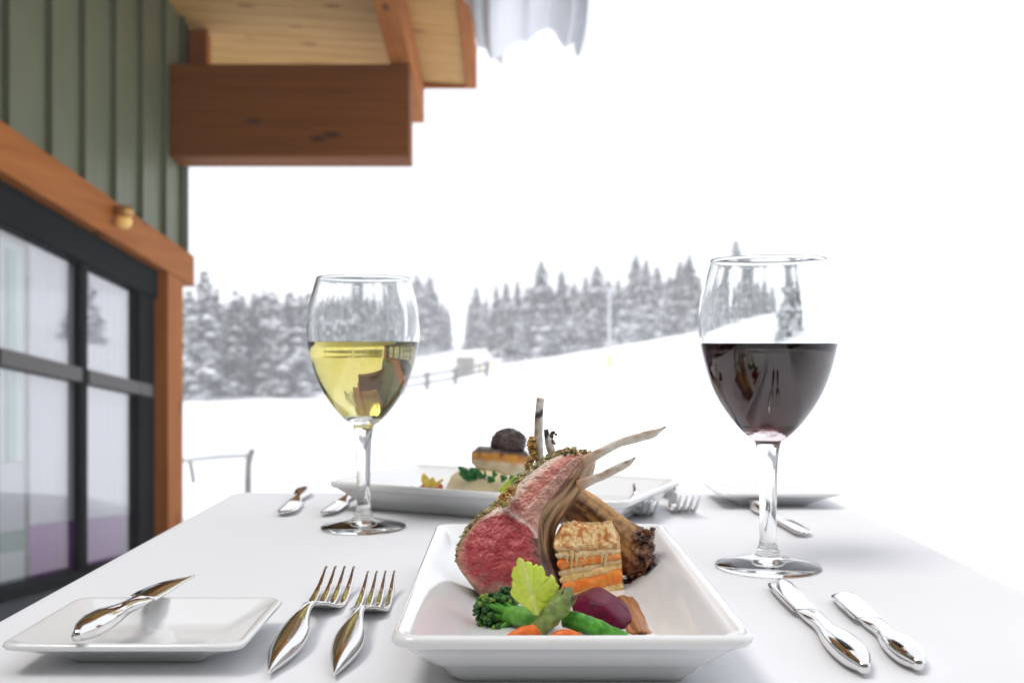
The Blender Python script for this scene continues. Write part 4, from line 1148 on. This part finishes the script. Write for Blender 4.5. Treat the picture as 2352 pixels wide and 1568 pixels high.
solo('mashed_potato', mesh('mashed_potato', *loft(secs, cols=cols)), m_mash, 'pale mound of mashed potato under the fish on the far platter', 'potato')
# fish fillet
secs, cols = [], []
n = 40
for i in range(n):
    u = i / (n - 1)
    x = lerp(585, 1085, u); top = lerp(500, 545, u) - 8 * math.sin(math.pi * u) + 7 * nz((u * 5, 0, 0), 1, 21); bot = lerp(672, 760, u) + 10 * math.sin(u * 5)
    e = sstep(0, .13, min(u, 1 - u)) * .5 + .5
    mid = (top + bot) / 2
    ring, kk = [], []
    for yy, d in ((bot, .004), (lerp(bot, top, .25), .0), (lerp(bot, top, .45), -.001), (lerp(bot, top, .62), -.0012), (lerp(bot, top, .78), -.0012), (lerp(bot, top, .92), 0), (top, .003), (top - 3, .012), (top - 2, .024), (lerp(top, bot, .5), .030), (bot, .024)):
        yy = lerp(mid, yy, e)
        p_ = Z3(x, yy, YB - .010) + Vector((0, d + .0028 * nz((u * 6, yy * .02, 0), 1, 3), .0006 * nz((u * 9, d * 300, 0), 1, 6)))
        ring.append(p_); f_ = (yy - top) / (bot - top); mm = fbm(p_, 140, 3)
        col = mixc((.86, .73, .55), (.66, .29, .06), sstep(.62, .36, f_ + .15 * mm))
        col = mixc(col, (.045, .028, .02), sstep(.24, .12, f_ + .1 * mm))
        if d > .001 and yy < mid: col = mixc((.030, .022, .020), (.09, .06, .045), .5 + mm)
        kk.append(col)
    secs.append(ring); cols.append(kk)
m_fish = M('seared_fish', attr=True, rough=.4, spec=.3, coat=.1, bump=(260, .4, .001), sss=.12, sssr=(.6, .4, .25), ssscale=.003)
solo('fish_fillet', mesh('fish_fillet', *loft(secs, cols=cols)), m_fish, 'seared fish fillet with dark crisp skin on the mashed potato', 'fish')
parts = [blob(Z3(890, 455, YB + .006), .0153, 4, .10, 4, lambda v_: mixc((.022, .012, .014), (.085, .04, .04), .5 + fbm(v_, 300, 2)), (1.02, 1, .82))]
rr_ = random.Random(2)
for _ in range(150):
    d = Vector((rr_.gauss(0, 1), rr_.gauss(0, 1), abs(rr_.gauss(0, 1)))).normalized()
    parts.append(blob(Z3(890, 455, YB + .006) + Vector((d.x * .0152, d.y * .0150, d.z * .0124)), rr_.uniform(.0007, .0015), 1, .8, rr_.randrange(99), mixc((.015, .010, .012), (.10, .05, .045), rr_.random())))
solo('tapenade_ball', mesh('tapenade_ball', *join(parts)), M('dark_relish', attr=True, rough=.5, bump=(700, .5, .001)), 'dark rough ball of relish on top of the fish', 'relish')
def leafmesh(base, tip, width, side, bow, c1, c2, seed):
    V, Fc, K = [], [], []
    d = tip - base; n_ = 9
    s = side.normalized(); up = d.cross(s).normalized()
    for i in range(n_):
        u = i / (n_ - 1); w_ = width * math.sin(math.pi * min(1, u * .9 + .08)) ** .8 * (1 + .2 * nz((u * 5, seed, 0), 1))
        cpt = base + d * u + up * bow * math.sin(math.pi * u)
        for e in (-1, -.5, 0, .5, 1):
            V.append(cpt + s * w_ * e + up * (.25 * w_ * abs(e)) + up * .0006 * nz((u * 6, e * 3, seed), 1)); K.append(mixc(c1, c2, abs(e) * .5 + .5 * u))
    Fc = [(i * 5 + e, i * 5 + e + 1, (i + 1) * 5 + e + 1, (i + 1) * 5 + e) for i in range(n_ - 1) for e in range(4)]
    return V, Fc, K
gre = empty('wilted_greens', (Z3(650, 720, YB).x, YB - .012, Z3(650, 740, YB).z), 0, 'dark green wilted leaves between fish and mashed potato', 'greens')
rg = random.Random(9)
for k, (x0, y0, x1, y1) in enumerate([(600, 720, 475, 650), (620, 730, 480, 705), (600, 700, 560, 755), (660, 720, 590, 660), (680, 735, 640, 680), (720, 740, 700, 690), (760, 745, 800, 715), (830, 755, 880, 740), (700, 750, 600, 740), (900, 770, 960, 745), (960, 800, 1010, 715), (980, 800, 990, 770), (780, 760, 720, 735), (640, 690, 550, 690)]):
    a, b_ = Z3(x0, y0, YB - .019 + rg.uniform(-.003, .003)), Z3(x1, y1, YB - .024 + rg.uniform(-.003, .003))
    o = add('leaf', mesh('leaf', *leafmesh(a, b_, rg.uniform(.003, .0048), Vector((rg.uniform(-.3, .3), .4, 1)), .002, (.02, .12, .035), (.05, .22, .06), k)), m_veg, gre)
    mo = o.modifiers.new('thickness', 'SOLIDIFY'); mo.thickness = .0004
o = solo('green_garnish_leaf', mesh('green_garnish_leaf', *leafmesh(Z3(850, 890, YB - .028), Z3(930, 735, YB - .026), .0075, Vector((1, .2, .35)), .002, (.36, .52, .02), (.50, .64, .05), 5)), m_leaf, 'yellow-green leaf leaning on the mashed potato beside the lamb crust', 'leaf')
mo = o.modifiers.new('thickness', 'SOLIDIFY'); mo.thickness = .0005
rel = empty('tomato_relish', (Z3(250, 850, .972).x, .972, FL), 0, 'small heap of red tomato relish with pale yellow leaves on top', 'relish')
parts = []
for _ in range(70):
    c = Z3(250 + rr_.gauss(0, 42), 836 + rr_.uniform(-26, 60), .968 + rr_.gauss(0, .003)); c.z = max(c.z, FL + .001)
    parts.append(blob(c, rr_.uniform(.0012, .0026), 1, .5, rr_.randrange(99), mixc((.42, .03, .012), (.62, .10, .03), rr_.random())))
for _ in range(60):
    c = Vector((Z3(250, 850, .968).x + rr_.gauss(0, .008), .968 + rr_.gauss(0, .006), FL + .001 + abs(rr_.gauss(0, .004))))
    parts.append(blob(c, rr_.uniform(.0016, .003), 1, .5, rr_.randrange(99), mixc((.42, .03, .012), (.62, .10, .03), rr_.random())))
o = add('relish_pieces', mesh('relish_pieces', *join(parts)), m_car, rel); o['kind'] = 'stuff'
for k, (x0, y0, x1, y1, w_) in enumerate([(235, 850, 190, 700, .0038), (250, 850, 265, 735, .0042), (260, 850, 352, 748, .0036), (240, 850, 215, 745, .0032)]):
    o = add('leaf', mesh('leaf', *leafmesh(Z3(x0, y0, .964), Z3(x1, y1, .962 - .002 * k), w_, Vector((1, .2, .2)), .001, (.82, .72, .16), (.84, .62, .16), k)), m_leaf, rel)
    mo = o.modifiers.new('thickness', 'SOLIDIFY'); mo.thickness = .0004

# ------------------------------------------------------------------ snowy air
hz = abox('haze', -215, 220, -35, 300, -5.5, 62)
o = bpy.data.objects.new('haze', hz); C.objects.link(o); o['kind'] = 'stuff'
mh = bpy.data.materials.new('haze'); mh.use_nodes = True
mh.node_tree.nodes.clear()
ho = mh.node_tree.nodes.new('ShaderNodeOutputMaterial'); hv = mh.node_tree.nodes.new('ShaderNodeVolumePrincipled')
hv.inputs['Color'].default_value = (.96, .97, 1, 1); hv.inputs['Density'].default_value = .0034
mh.node_tree.links.new(hv.outputs[0], ho.inputs['Volume'])
hz.materials.append(mh)
